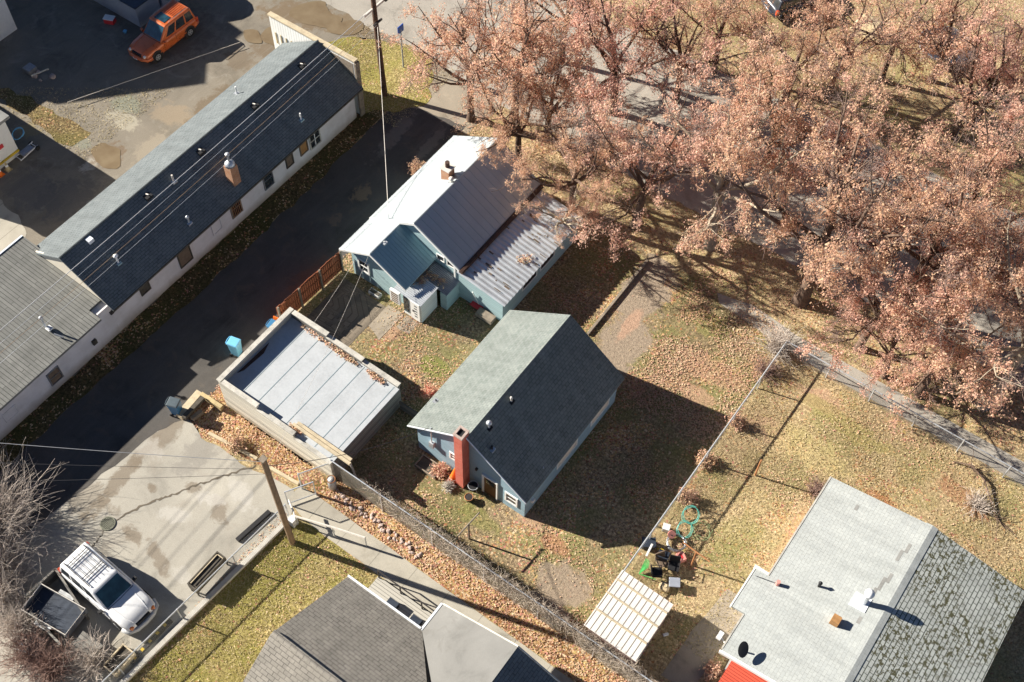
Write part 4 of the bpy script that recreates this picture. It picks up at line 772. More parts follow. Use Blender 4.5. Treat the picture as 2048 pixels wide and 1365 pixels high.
# ------------------------------------------------------------------ vehicles
def car(name, label, cat, paint, L=4.5, W=1.78, Hh=1.66, clad='bumper_silver', white=False):
    """built at the origin, nose towards +x, then moved"""
    t = thing(name, label, cat, (0, 0, 0)); h = L / 2; w2 = W / 2; bz = .95
    # lower body loft
    st = [(-h, .80, .42, .78), (-h + .06, .93, .32, .92), (-h + .35, .99, .26, .97), (-h * .4, 1.0, .24, .99), (h * .22, 1.0, .24, 1.0), (h * .42, 1.0, .25, .99), (h * .75, .97, .27, .93), (h - .16, .90, .32, .84), (h - .03, .76, .40, .70), (h, .70, .45, .62)]
    m = MB(); n = 14
    for (x, k, zb, zt) in st:
        w = w2 * k; half = [(0, zt + .015), (w * .55, zt + .005), (w * .84, zt - .02), (w * .95, zt - .07), (w, zt - .22), (w, (zt + zb) / 2), (w * .98, zb + .08), (w * .9, zb)]
        m.v += [(x, y, z) for y, z in half] + [(x, -y, z) for y, z in half[:0:-1]]
    k = 15
    for i in range(len(st) - 1):
        for j in range(k): m.f.append((i * k + j, i * k + (j + 1) % k, (i + 1) * k + (j + 1) % k, (i + 1) * k + j))
    m.f.append(tuple(range(k))[::-1]); e = (len(st) - 1) * k; m.f.append(tuple(e + j for j in range(k)))
    body = m.build('body', paint, t, True)
    # cabin: rounded greenhouse in body colour with inset glass
    xb0, xb1, xt0, xt1 = -h + .10, h * .40, -h + .30, h * .06; wb, wt = w2 * .955, w2 * .80; zt = Hh
    cb = MB().hexa([(xb0, -wb, bz - .04), (xb1, -wb * .93, bz), (xb1, wb * .93, bz), (xb0, wb, bz - .04)], [(xt0, -wt, zt), (xt1, -wt * .97, zt - .02), (xt1, wt * .97, zt - .02), (xt0, wt, zt)])
    cab = cb.build('cabin', paint, t, False); md = cab.modifiers.new('bevel', 'BEVEL'); md.width = .09; md.segments = 4; md.limit_method = 'NONE'; cab.data.polygons.foreach_set('use_smooth', [True] * 6)
    V = [Vector(v) for v in cb.v]
    def panel(q, a0, a1, b0, b1, off, nm, mat, rnd=.0):
        f = lambda a, b: (q[0].lerp(q[1], a)).lerp(q[3].lerp(q[2], a), b)
        nn = (q[1] - q[0]).cross(q[3] - q[0]).normalized()
        c = [f(a0, b0), f(a1, b0), f(a1, b1), f(a0, b1)]; o_ = MB(); o_.hexa([p - nn * .02 for p in c], [p + nn * off for p in c])
        return o_.build(nm, mat, t, bevel=.004)
    ws = [V[1], V[2], V[6], V[5]]; panel(ws, .06, .94, .07, .90, .008, 'windshield', 'glass_blue')
    rg = [V[3], V[0], V[4], V[7]]; panel(rg, .1, .9, .2, .86, .008, 'rear_window', 'glass')
    for q in ([V[0], V[1], V[5], V[4]], [V[2], V[3], V[7], V[6]]):
        for (a0, a1) in ((.06, .27), (.31, .58), (.62, .86)) if q[0] is V[0] else ((.14, .38), (.42, .69), (.73, .94)):
            panel(q, a0, a1, .16, .84, .008, 'side_window', 'glass')
    # wheels, arches
    for x in (-h * .60, h * .64):
        for s_ in (-1, 1):
            ar = MB().tube([(x, s_ * (w2 - .12), .36), (x, s_ * (w2 + .012), .36)], .43, 20).build('wheel_arch', 'dark_iron', t)
            wl_ = MB().tube([(x, s_ * (w2 - .2), .34), (x, s_ * (w2 - .0), .34), (x, s_ * (w2 + .03), .34)], [.34, .34, .30], 20).build('wheel', 'tyre', t)
            rm = MB().tube([(x, s_ * (w2 + .0), .34), (x, s_ * (w2 + .038), .34)], .20, 16).build('rim', 'alloy', wl_)
            b = MB()
            for k_ in range(5):
                a = 2 * PI * k_ / 5; c = (x + .12 * math.cos(a), .34 + .12 * math.sin(a)); y = s_ * (w2 + .0395)
                b.tube([(c[0], y - s_ * .01, c[1]), (c[0], y + s_ * .003, c[1])], .038, 6)
            b.build('rim_holes', 'tyre', wl_)
    # bumpers and lamps
    b = MB()
    for (x, y, dx) in ((h - .10, w2 * .70, 0), (h - .02, w2 * .45, 0)): pass
    b = MB().tube([(h - .42, -w2 * .96, .5), (h - .12, -w2 * .87, .5), (h + .05, -w2 * .5, .5), (h + .09, 0, .5), (h + .05, w2 * .5, .5), (h - .12, w2 * .87, .5), (h - .42, w2 * .96, .5)], .13, 8).build('front_bumper', clad, t, True)
    MB().tube([(-h + .4, -w2 * .97, .5), (-h + .05, -w2 * .85, .5), (-h - .05, 0, .5), (-h + .05, w2 * .85, .5), (-h + .4, w2 * .97, .5)], .12, 8).build('rear_bumper', clad, t, True)
    X(h - .12, h + .025, -w2 * .42, w2 * .42, .60, .76).build('grille', 'black', t, bevel=.02)
    for s_ in (-1, 1):
        MB().tube([(h - .2, s_ * w2 * .72, .70), (h + .0, s_ * w2 * .64, .68)], .09, 10).build('headlight', 'lamp_clear' if not white else 'lamp_amber', t, True)
        X(-h - .01, -h + .2, s_ * w2 * .88 - .07, s_ * w2 * .88 + .07, .62, .95).build('tail_light', 'lamp_red', t, bevel=.02)
        mr = MB().hexa([(h * .30, s_ * (w2 - .02), .93), (h * .36, s_ * (w2 - .02), .93), (h * .34, s_ * (w2 + .17), .93), (h * .28, s_ * (w2 + .17), .93)][::s_], [(h * .30, s_ * (w2 - .02), 1.06), (h * .36, s_ * (w2 - .02), 1.06), (h * .34, s_ * (w2 + .17), 1.06), (h * .28, s_ * (w2 + .17), 1.06)][::s_]).build('mirror', 'black' if white else paint, t)
        X(-h * .6, h * .5, s_ * (w2 + .0) - .015, s_ * (w2 + .0) + .02, .48, .56).build('side_moulding', clad, t)
        b = MB()
        for x in (-h * .12, h * .33): b.box(x - .008, x + .008, s_ * w2 - .012, s_ * w2 + .006, .38, .92)
        b.build('door_gap', 'black', t)
    X(h + .03, h + .205, -.17, .17, .42, .53).build('number_plate', 'plastic_white', t) if not white else None
    # bonnet creases and wiper
    b = MB()
    for s_ in (-1, 1): b.tube([(h * .42, s_ * w2 * .62, 1.0), (h * .75, s_ * w2 * .56, .945), (h - .12, s_ * w2 * .45, .85)], .014, 4)
    b.build('bonnet_crease', paint, t)
    MB().tube([(h * .40, -w2 * .8, bz + .03), (h * .415, 0, bz + .045), (h * .40, w2 * .8, bz + .03)], .02, 4).build('wiper_cowl', 'black', t)
    return t, (xt0, xt1, wt, zt)
def set_thing(t, loc, rz): t.location = loc; t.rotation_euler = (0, 0, rz)
suv, (a0, a1, wt, zt) = car('white_car', 'white sport utility vehicle with a black roof rack parked on the pale lot', 'car', 'car_white', 4.55, 1.78, 1.62, 'bumper_silver', True)
rk = MB()
for s_ in (-1, 1): rk.tube([(a0 + .1, s_ * .55, zt + .02), (a0 + .12, s_ * .55, zt + .09), (a0 + 1.75, s_ * .55, zt + .09), (a0 + 1.8, s_ * .55, zt + .02)], .02, 5)
for x in (.35, .47, 1.32, 1.44): rk.tube([(a0 + x, -.56, zt + .1), (a0 + x, .56, zt + .1)], .018, 5)
for y in (-.33, -.11, .11, .33): rk.tube([(a0 + .2, y, zt + .115), (a0 + 1.65, y, zt + .115)], .012, 4)
rk.build('roof_rack', 'black', suv)
set_thing(suv, (-24.95, 5.95, .016), R(-2.5))
jeep, (a0, a1, wt, zt) = car('orange_car', 'orange four wheel drive car with a sunroof in the shaded dirt lot', 'car', 'car_orange', 4.35, 1.75, 1.75, 'car_orange')
X(a1 - .72, a1 - .14, -.42, .42, zt - .02, zt + .012).build('sunroof', 'glass_blue', jeep, bevel=.005)
b = MB()
for y in (-.45, -.3, -.15, 0, .15, .3, .45): b.box(a0 + .15, a1 - .85, y - .02, y + .02, zt - .01, zt + .02)
b.build('roof_ribs', 'car_orange', jeep)
for s_ in (-1, 1): MB().tube([(a0 + .1, s_ * .62, zt), (a0 + .2, s_ * .62, zt + .07), (a1 - .4, s_ * .62, zt + .07), (a1 - .3, s_ * .62, zt)], .02, 5).build('roof_rail', 'galv_dark', jeep)
set_thing(jeep, (-48.2, 32.55, .02), R(-90))

# ------------------------------------------------------------------ bins, poles, fences
def wheelie_bin(name, label, x, y, rz, body, lid, h=1.05):
    t = thing(name, label, 'bin', (0, 0, 0), 'wheeled bins by the garage')
    MB().hexa([(-.2, -.19, .06), (.2, -.19, .06), (.2, .19, .06), (-.2, .19, .06)], [(-.27, -.25, h - .08), (.27, -.25, h - .08), (.27, .25, h - .08), (-.27, .25, h - .08)]).build('body', body, t, bevel=.03)
    ld = MB().hexa([(-.30, -.28, h - .075), (.30, -.28, h - .075), (.30, .28, h - .075), (-.30, .28, h - .075)], [(-.27, -.25, h), (.27, -.22, h), (.27, .22, h), (-.27, .25, h)]).build('lid', lid, t, bevel=.025)
    MB().tube([(-.33, -.22, h - .05), (-.36, 0, h - .04), (-.33, .22, h - .05)], .022, 6).build('handle', lid, t)
    for s_ in (-1, 1): MB().tube([(-.2, s_ * .2, .1), (-.2, s_ * .26, .1)], .1, 12).build('wheel', 'tyre', t)
    set_thing(t, (x, y, .02), rz); return t
wheelie_bin('wheeled_bin', 'light blue wheeled bin at the lane edge beside the garage wall', -29.2, 18.55, R(15), 'bin_cyan', 'bin_cyan', 1.15)
wheelie_bin('wheeled_bin', 'blue wheeled bin with a dark lid beside the cut logs', -29.15, 14.3, R(20), 'bin_blue', 'bin_lid', 1.1)
wheelie_bin('wheeled_bin', 'dull blue wheeled bin half hidden behind the garage parapet', -28.45, 20.6, R(10), 'bin_blue', 'bin_blue', .9)

t = thing('utility_pole', 'dark tall utility pole with a white crossarm on the corner lawn', 'pole', (-34.75, 37.1, 0))
MB().tube([(-34.75, 37.1, 0), (-34.95, 37.15, 5), (-35.05, 37.2, 9.5)], [.17, .15, .12], 12).build('pole', 'pole_wood_dark', t)
X(-35.05, -34.95, 36.3, 38.3, 6.25, 6.4).build('crossarm', 'vent_cream', t)
X(-34.85, -34.75, 36.8, 37.5, 5.4, 5.5).build('bracket', 'dark_iron', t)
for i, yy in enumerate((37.9, 38.5)):
    MB().tube([(-34.9, yy + .1, 6.35 - i * .2), (-34.85, yy + 1.0, 6.4 - i * .2)], .10, 8).build('insulator', 'dark_iron', t)
def wire(name, label, pts, sag, r, mat='wire_black', n=24, group=None):
    L = []
    for i in range(len(pts) - 1):
        a, b_ = Vector(pts[i]), Vector(pts[i + 1])
        for k in range(n + (i == len(pts) - 2)):
            q = k / n; p = a.lerp(b_, q); p.z -= sag * 4 * q * (1 - q); L.append(p)
    return tag(MB().tube(L, r, 5).build(name, mat), label, 'cable', group)
GW = 'overhead cables on the poles'
wire('overhead_cable', 'thick bright topmost cable over the long dark roof', [(-34.95, 36.4, 6.45), (-34.9, -12, 6.9)], .5, .017, 'wire_bright', group=GW)
wire('overhead_cable', 'thin grey second cable below the bright topmost one', [(-34.9, 37.0, 6.2), (-34.7, -12, 6.3)], .6, .007, 'galv', group=GW)
wire('overhead_cable', 'brown twisted third cable over the long dark roof', [(-34.85, 37.1, 5.6), (-34.7, -12, 5.9)], .6, .010, 'pole_wood', group=GW)
wire('overhead_cable', 'lowest thin cable nearest the white wall', [(-34.8, 37.2, 5.3), (-34.4, -12, 5.6)], .6, .007, 'galv', group=GW)
wire('overhead_cable', 'cable leaving the corner pole with the upper insulator', [(-34.85, 38.9, 6.4), (-33, 75, 7)], .4, .014, group=GW)
wire('overhead_cable', 'cable leaving the corner pole with the lower insulator', [(-34.8, 39.4, 6.2), (-31, 75, 6.8)], .4, .014, group=GW)
wire('service_cable', 'twisted pale cable dropping from the corner pole to the white metal roof', [(-34.8, 37.1, 5.2), (-26.9, 28.1, 3.25)], .55, .016, 'vent_cream', group=GW)
MB().tube([(-26.9, 28.1, 2.9), (-26.9, 28.1, 3.35)], .02, 6).build('service_mast', 'galv')['kind'] = 'x' if False else 'structure'
t = bpy.data.objects['service_mast']; del t['kind']; tag(t, 'short grey mast holding the cable at the metal roof corner', 'mast')
wire('dirt_lot_cable', 'pale rope cable stretched across the shaded dirt lot', [(*g(480, 85, .3), .3), (*g(135, 205, .3), .3)], -.0, .018, 'vent_cream')

t = thing('utility_pole', 'short bare brown utility pole standing in the lawn by the gate', 'pole', (-20.16, 12.5, 0))
MB().tube([(-20.16, 12.5, 0), (-20.28, 12.5, 8.0)], [.15, .13], 12).build('pole', 'pole_wood', t)
X(-20.42, -20.14, 12.36, 12.64, 7.99, 8.03).build('cap', 'timber_grey', t)
for i, (zz, ex, ey) in enumerate(((7.75, -48, -3.5), (7.1, -48, -5.5), (6.7, -48, -8.0))):
    wire('overhead_cable', ('dashed pale uppermost', 'thin grey middle', 'thin grey lowest')[i] + ' cable crossing the pale lot to the short pole', [(-20.28, 12.5, zz), (ex, ey, zz - .6)], .5, (.013, .008, .008)[i], ('galv_dark', 'wire_black', 'wire_black')[i], group=GW)
wire('service_cable', 'cable from the short pole over the garage to the cottage gable', [(-20.28, 12.5, 7.4), (-17.65, 19.5, 3.2)], .6, .014, group=GW)
wire('service_cable', 'thin cable from the short pole to the teal house gable', [(-20.28, 12.5, 7.2), (-26.2, 25.6, 3.0)], .5, .006, 'vent_cream', group=GW)
wire('yard_cable', 'thin pale cable across the slatted patio', [(-27.2, 25.6, 1.9), (-26.2, 21.2, 2.1)], .1, .006, 'vent_cream')

t = thing('street_sign', 'blue and grey sign post on the corner lawn', 'sign', (-35.3, 39.55, 0))
MB().tube([(-35.3, 39.55, 0), (-35.3, 39.55, 3.0)], .045, 8).build('post', 'post_grey', t)
X(-35.33, -35.27, 39.3, 39.8, 2.75, 3.25).build('sign', 'sign_blue', t, bevel=.01)

def chain_fence(name, label, pts, h, mat='chain_link', step=2.2, rail_r=.03, mesh_top=True, post_r=.035, curb=False):
    t = thing(name, label, 'fence', (*pts[0], 0)); net_ = MB(); rail = MB()
    for (a, b_) in zip(pts[:-1], pts[1:]):
        a, b_ = Vector(a), Vector(b_); L = (b_ - a).length; k = max(1, round(L / step))
        net_.add([(a.x, a.y, .04), (b_.x, b_.y, .04), (b_.x, b_.y, h), (a.x, a.y, h)], [(0, 1, 2, 3)])
        rail.tube([(a.x, a.y, h), (b_.x, b_.y, h)], rail_r, 6)
        for i in range(k + 1):
            if i == 0 and a != Vector(pts[0]): continue
            p = a.lerp(b_, i / k); MB().tube([(p.x, p.y, 0), (p.x, p.y, h + .05)], post_r, 6).build('post', 'galv', t)
    rail.build('top_rail', 'galv', t); net_.build('wire_mesh', mat, t)
    return t
fa = chain_fence('chain_link_fence', 'low chain link fence on a concrete curb between the lot and the lawn', [(-21.2, 13.4), (-22.45, -6)], 1.15, step=3.2)
MB().prism([(-21.1, 13.4), (-22.35, -6), (-22.13, -6), (-20.88, 13.4)], 0, .2).build('curb', 'curb_concrete', fa)
fb = chain_fence('chain_link_fence', 'vine covered chain link fence between the sidewalk bed and the cottage yard', [(-20.75, 16.15), (-3.2, 16.15)], 1.75, 'chain_link_dense', step=2.9)
fc = chain_fence('chain_link_fence', 'straight chain link fence between the cottage yard and the pale roof house', [(-7.0, 19.6), (-7.0, 34.95)], 1.12, 'chain_link', step=2.55, rail_r=.035)
fd = chain_fence('chain_link_fence', 'chain link fence along the far footpath behind the big lawn', [(-6.9, 35.0), (12, 35.0)], 1.1, 'chain_link', step=2.5)
fe = chain_fence('chain_link_fence', 'short chain link return beside the sidewalk gate', [(-21.6, 14.8), (-20.8, 16.1)], 1.5, 'chain_link', step=1.4)
t = thing('swing_gate', 'open chain link gate frame standing over the sidewalk', 'gate', (-20.85, 14.95, 0))
MB().tube([(-20.85, 14.95, 0), (-20.85, 14.95, 1.35), (-21.55, 13.8, 1.35), (-21.55, 13.8, .1)], .035, 6).tube([(-20.85, 14.95, .15), (-21.55, 13.8, .15)], .03, 6).build('frame', 'galv', t)
MB().add([(-20.85, 14.95, .15), (-21.55, 13.8, .15), (-21.55, 13.8, 1.35), (-20.85, 14.95, 1.35)], [(0, 1, 2, 3)]).build('wire_mesh', 'chain_link', t)
hr = thing('handrail', 'grey pipe handrail running along the sidewalk edge', 'handrail', (*g(592, 1035), 0))
p0, p1, p2 = g(590, 1033, .9), g(665, 1055, .9), g(730, 1076, .9)
MB().tube([(*g(578, 1000, .9), .9), (*p0, .9), (*p1, .9), (*p2, .9)], .055, 6).build('rail', 'vent_cream', hr)
for p in (p0, p1, p2): MB().tube([(*p, 0), (*p, .9)], .03, 6).build('post', 'galv', hr)
t = thing('mailbox', 'small white box with a grey front beside the bare pole', 'box', (*g(588, 1048), 0))
X(*sum(([c_ - .16, c_ + .16] for c_ in g(588, 1048)), []), .0, .55).build('body', 'plastic_white', t, bevel=.02); x_, y_ = g(588, 1048); X(x_ - .14, x_ + .14, y_ - .175, y_ - .161, .05, .5).build('door', 'galv_dark', t)

t = thing('red_plank_fence', 'red brown vertical plank fence along the lane beside the slatted patio', 'fence', (-28.5, 23.5, 0))
b = MB(); r_ = random.Random(2); y = 21.1
while y < 25.7:
    x = -28.6 + (y - 21.1) * .04; hh = 1.62 + r_.uniform(-.04, .04); b.box(x, x + .025, y, y + .13, .05, hh); y += .145
b.build('planks', 'planks_red', t)
for z in (.35, .95, 1.5): MB().hexa([(-28.575, 21.1, z), (-28.535, 21.1, z), (-28.35, 25.7, z), (-28.39, 25.7, z)], [(-28.575, 21.1, z + .08), (-28.535, 21.1, z + .08), (-28.35, 25.7, z + .08), (-28.39, 25.7, z + .08)]).build('rail', 'planks_red', t)
for y in (21.1, 22.6, 24.1, 25.65): x = -28.54 + (y - 21.1) * .04; X(x, x + .09, y, y + .09, 0, 1.7).build('post', 'timber_grey', t)
t = thing('orange_board', 'orange board leaning at the lane end of the red plank fence', 'board', (-28.7, 20.9, 0))
MB().hexa([(-28.8, 20.7, 0), (-28.5, 20.75, 0), (-28.5, 20.8, 0), (-28.8, 20.75, 0)], [(-28.8, 20.95, .9), (-28.5, 21.0, .9), (-28.5, 21.04, .9), (-28.8, 20.99, .9)]).build('panel', 'plastic_orange', t)
# rear plank fence of garage-cottage gap
t = thing('grey_plank_fence', 'low grey plank fence in the gap between garage and cottage', 'fence', (-20, 20.9, 0))
X(-20.6, -18.9, 20.9, 20.94, 0, .75).build('planks', 'planks_grey', t); X(-20.6, -18.9, 20.86, 20.9, .6, .68).build('rail', 'timber_grey', t)

# T shaped clothes posts
def tpost(label, x, y, h, dx, dy, mat):
    t = thing('clothes_post', label, 'post', (x, y, 0), 'clothes line posts'); MB().tube([(x, y, 0), (x, y, h)], .045, 8).build('post', mat, t)
    if dx or dy: MB().tube([(x - dx, y - dy, h), (x + dx, y + dy, h)], .035, 6).build('crossbar', mat, t)
tpost('grey t-shaped clothes post in the grass in front of the cottage', -13.76, 17.4, 1.6, .05, .75, 'timber_grey')
tpost('rusty t-shaped clothes post beside the junk pile', -4.83, 22.33, 1.5, .72, -.05, 'rust')
tpost('rusty bare post alone in the middle of the big lawn', -4.73, 28.06, 1.55, 0, 0, 'rust')

# long timbers
def timber(name, label, a, b_, w_, z0, h, mat, group=None):
    a, b_ = Vector(a), Vector(b_); d = (b_ - a).normalized(); nn = Vector((-d.y, d.x)) * w_ / 2
    m = MB(); q = [a - nn, b_ - nn, b_ + nn, a + nn]; m.hexa([(p.x, p.y, z0) for p in q], [(p.x, p.y, z0 + h) for p in q])
    return tag(m.build(name, mat, bevel=.012), label, 'timber', group)
timber('edging_board', 'pale edging board along the leaf bed by the lot, lane end', g(418, 868), g(515, 920), .16, 0, .14, 'timber_pale', 'edging boards by the lot')
timber('edging_board', 'pale edging board along the leaf bed by the lot, gate end', g(535, 934), g(598, 970), .16, 0, .14, 'timber_pale', 'edging boards by the lot')
timber('edging_board', 'long weathered timber beside the dirt path', (-15.62, 30.0), (-15.68, 35.9), .14, 0, .16, 'timber_grey')
timber('wheel_stop', 'black painted parking beam lying nearer the gate', g(475, 1083), g(540, 1025), .22, .01, .16, 'black', 'parking beams')
timber('wheel_stop', 'black parking beam in the shadow before the white car', (-22.0, 4.2), (-21.95, 6.6), .2, .01, .14, 'black', 'parking beams')
b = MB()
for k in range(5): y = 4.4 + k * .45; b.box(-22.06, -21.92, y, y + .14, .151, .156)
tag(b.build('yellow_marks', 'paint_yellow', bpy.data.objects['wheel_stop.001']), None)
t = thing('retaining_wall', 'cut pale timbers stacked in a corner beside the blue bin', 'timber', (-28.3, 15.2, 0))
for (a, c2, w_, z, h, m_2) in ((g(360, 838), g(402, 790), .36, .0, .34, 'timber_pale'), (g(405, 795), g(446, 822), .2, .1, .3, 'timber_yellow'), (g(372, 845), g(410, 805), .22, .34, .2, 'timber_dark'), (g(385, 842), g(405, 826), .2, .02, .25, 'timber_grey')):
    a, c2 = Vector(a), Vector(c2); d = (c2 - a).normalized(); nn = Vector((-d.y, d.x)) * w_ / 2; q = [a - nn, c2 - nn, c2 + nn, a + nn]
    MB().hexa([(p.x, p.y, z) for p in q], [(p.x, p.y, z + h) for p in q]).build('timber', m_2, t)
# raised planters by the low fence
def planter(label, x0, x1, y0, y1, z0, h, wood):
    t = thing('planter_box', label, 'planter', (x0, y0, 0), 'wooden boxes by the low fence'); b = MB()
    b.box(x0, x1, y0, y0 + .06, z0, h).box(x0, x1, y1 - .06, y1, z0, h).box(x0, x0 + .06, y0 + .06, y1 - .06, z0, h).box(x1 - .06, x1, y0 + .06, y1 - .06, z0, h); b.build('frame', wood, t)
    X(x0 + .06, x1 - .06, y0 + .06, y1 - .06, z0, h - .1).build('soil', 'timber_dark', t)
    if z0 > .1:
        for (x, y) in ((x0 + .01, y0 + .01), (x1 - .07, y0 + .01), (x0 + .01, y1 - .07), (x1 - .07, y1 - .07)): X(x, x + .06, y, y + .06, 0, z0).build('leg', wood, t)
planter('raised planter box with a dark inside standing on legs by the low fence', -22.25, -21.75, 8.1, 10.0, .35, .85, 'timber_dark')
b = MB().box(-22.14, -22.1, 8.2, 9.9, .86, .885).box(-22.14, -21.78, 9.86, 9.9, .86, .885); b.build('inner_rim', 'timber_pale', bpy.data.objects['planter_box'])
planter('low pale rimmed planter box at the bottom edge under the bare bush', -22.75, -22.0, 3.4, 4.6, 0, .4, 'timber_pale')
# manhole
t = thing('storm_drain', 'round pale cast drain grate set in the lot', 'drain', (*g(216, 1048), 0)); x_, y_ = g(216, 1048)
MB().ring((x_, y_, .022), .33, .035, 24, 6).build('rim', 'gravel', t); b = MB()
for k in range(-4, 5):
    s_ = math.sqrt(max(0, .09 - (k * .07) ** 2)); b.box(x_ + k * .07 - .014, x_ + k * .07 + .014, y_ - s_, y_ + s_, .02, .05); b.box(x_ - s_, x_ + s_, y_ + k * .07 - .014, y_ + k * .07 + .014, .02, .045)
b.build('grate', 'gravel', t); cyl((x_, y_, .018), .33, .004, 24).build('pit', 'black', t)

# ------------------------------------------------------------------ rocks
def rock_mesh(seed, s):
    bm = bmesh.new(); bmesh.ops.create_icosphere(bm, subdivisions=1, radius=1.0); r_ = random.Random(seed)
    from mathutils import noise as mn
    for v in bm.verts:
        k = 1 + .45 * mn.noise(v.co * 1.3 + Vector((seed * 3.1, 0, 0))); v.co = Vector((v.co.x * k, v.co.y * k * .8, v.co.z * k * .6)) * s
    me = bpy.data.meshes.new('rock'); bm.to_mesh(me); bm.free(); me.materials.append(MATS['rock']); return me
rocks = [rock_mesh(i, 1.0) for i in range(5)]; r_ = random.Random(8)
for i in range(58):
    x = -20.2 + i * .09 + r_.uniform(-.08, .08); y = 15.55 + r_.uniform(-.2, .2) - (.1 if i > 25 else 0); s_ = r_.uniform(.055, .14)
    o = bpy.data.objects.new('rock', rocks[i % 5]); COL.objects.link(o); o.location = (x, y, s_ * .3); o.rotation_euler = (r_.uniform(-.4, .4), r_.uniform(-.4, .4), r_.uniform(0, 6)); o.scale = (s_, s_, s_)
    tag(o, 'small pinkish rock in the row at the foot of the vine fence', 'rock', 'rocks edging the vine fence')
t = thing('steel_drum', 'dented pale drum lying behind the gate corner', 'drum', (-20.5, 15.75, 0)); cyl((-20.5, 15.72, 0), .2, .8, 14).build('body', 'galv_old', t, True); MB().ring((-20.5, 15.72, .8), .2, .02, 16).build('rim', 'rust', t)

# ------------------------------------------------------------------ junk
def gz(px, py, z=0): return (*g(px, py, z), z)
def coil(name, label, c, rad, r, mat, turns, tilt=(0, 0), wob=.12, cat='hose', sq=1.0):
    rr = random.Random(hash(name + label) % 1000 if False else len(label)); pts = []
    for i in range(turns * 20 + 1):
        a = 2 * PI * i / 20; q = rad * (1 + wob * math.sin(a * 1.7 + rr.random() * .6) + rr.uniform(-.03, .03)); pts.append(Vector((q * math.cos(a), q * sq * math.sin(a), .02 * i / 20 + .03 * math.sin(a * .7))))
    mt = Matrix.Rotation(tilt[0], 3, 'X') @ Matrix.Rotation(tilt[1], 3, 'Y'); zmin = min((mt @ p).z for p in pts)
    return tag(MB().tube([tuple(Vector(c) + mt @ p - Vector((0, 0, zmin - r - c[2] * 0))) for p in pts], r, 5, True).build(name, mat), label, cat)
coil('garden_hose', 'looped teal garden hose nearest the lawn', gz(1380, 1034, .1), .38, .022, 'hose_teal', 2, (.5, .1))
coil('garden_hose', 'teal garden hose loop beside the wire coil', gz(1368, 1062, .1), .36, .02, 'hose_teal', 2, (.3, .3))
coil('garden_hose', 'thin yellow green hose lying in the grass', gz(1402, 1062, .02), .42, .012, 'hose_green', 3, wob=.25)
coil('wire_coil', 'grey green coil of fence wire', gz(1352, 1087, .1), .42, .014, 'galv_dark', 7, wob=.08, cat='coil')
t = thing('cable_spool', 'pinkish wooden spool end with two holes beside the hoses', 'spool', gz(1343, 1069)); c = Vector(gz(1343, 1069, .45)); MB().tube([c, c + Vector((.03, -.03, .05))], .19, 14).build('disc', 'plastic_pink', t)
b = MB(); [b.tube([c + Vector((dx, dy, .03)), c + Vector((dx + .03, dy - .03, .075))], .03, 8) for dx, dy in ((-.05, .05), (.05, -.05))]; b.build('holes', 'black', t); MB().tube([c, c - Vector((0, 0, .44))], .08, 8).build('core', 'timber_grey', t)
def boxy(name, label, cat, px, py, w_, d_, h_, rz, mat, z=0, extra=None, bevel=.015):
    x, y = g(px, py, z); t = thing(name, label, cat, (0, 0, 0)); MB().box(-w_ / 2, w_ / 2, -d_ / 2, d_ / 2, 0, h_).build('body', mat, t, bevel=bevel)
    if extra: extra(t, w_, d_, h_)
    set_thing(t, (x, y, z), rz); return t
rimx = lambda mat: (lambda t, w_, d_, h_: MB().box(-w_ / 2 - .02, w_ / 2 + .02, -d_ / 2 - .02, d_ / 2 + .02, h_ + .002, h_ + .05).build('lid', mat, t))
boxy('bucket_box', 'white square tub among brown leaves by the fence', 'tub', 1331, 1060, .3, .28, .3, .3, 'plastic_white', extra=rimx('plastic_white'))
boxy('storage_tub', 'dark rounded tub against the straight fence', 'tub', 1296, 1092, .6, .45, .35, .6, 'tarp_dark', extra=rimx('tarp_dark'), bevel=.08)
boxy('plastic_crate', 'salmon pink crate with a red slot beside the rusty clothes post', 'crate', 1361, 1118, .42, .36, .3, -.6, 'plastic_pink', extra=lambda t, w_, d_, h_: X(-.12, .12, -.05, .05, h_ + .001, h_ + .01).build('slot', 'plastic_red', t))
boxy('side_table', 'blue grey flat panel at the corner of the junk pile', 'panel', 1349, 1166, .5, .45, .08, .55, 'post_grey', .35, extra=lambda t, w_, d_, h_: [X(sx * .2 - .02, sx * .2 + .02, sy * .17 - .02, sy * .17 + .02, -.35, 0).build('leg', 'galv_dark', t) for sx in (-1, 1) for sy in (-1, 1)])
boxy('tan_bundle', 'round tan canvas bundle beside the metal shed corner', 'bundle', 1328, 1176, .5, .45, .25, .2, 'tarp_tan', bevel=.11, extra=lambda t, w_, d_, h_: MB().ring((0, 0, .26), .1, .015, 12).build('tie', 'timber_pale', t))
def chair(label, px, py, rz, mat='black'):
    x, y = g(px, py); t = thing('patio_chair', label, 'chair', (0, 0, 0), 'dark chairs in the junk pile')
    X(-.24, .24, -.23, .23, .38, .42).build('seat', mat, t, bevel=.01); MB().hexa([(-.24, .2, .42), (.24, .2, .42), (.24, .24, .42), (-.24, .24, .42)], [(-.24, .3, .85), (.24, .3, .85), (.24, .34, .85), (-.24, .34, .85)]).build('backrest', mat, t)
    for sx in (-1, 1):
        MB().tube([(sx * .25, -.2, .6), (sx * .25, .24, .62)], .018, 5).build('armrest', 'dark_iron', t)
        for sy in (-1, 1): MB().tube([(sx * .22, sy * .2, 0), (sx * .24, sy * .2, .58 if sy < 0 else .4)], .016, 5).build('leg', 'dark_iron', t)
    set_thing(t, (x, y, 0), rz)
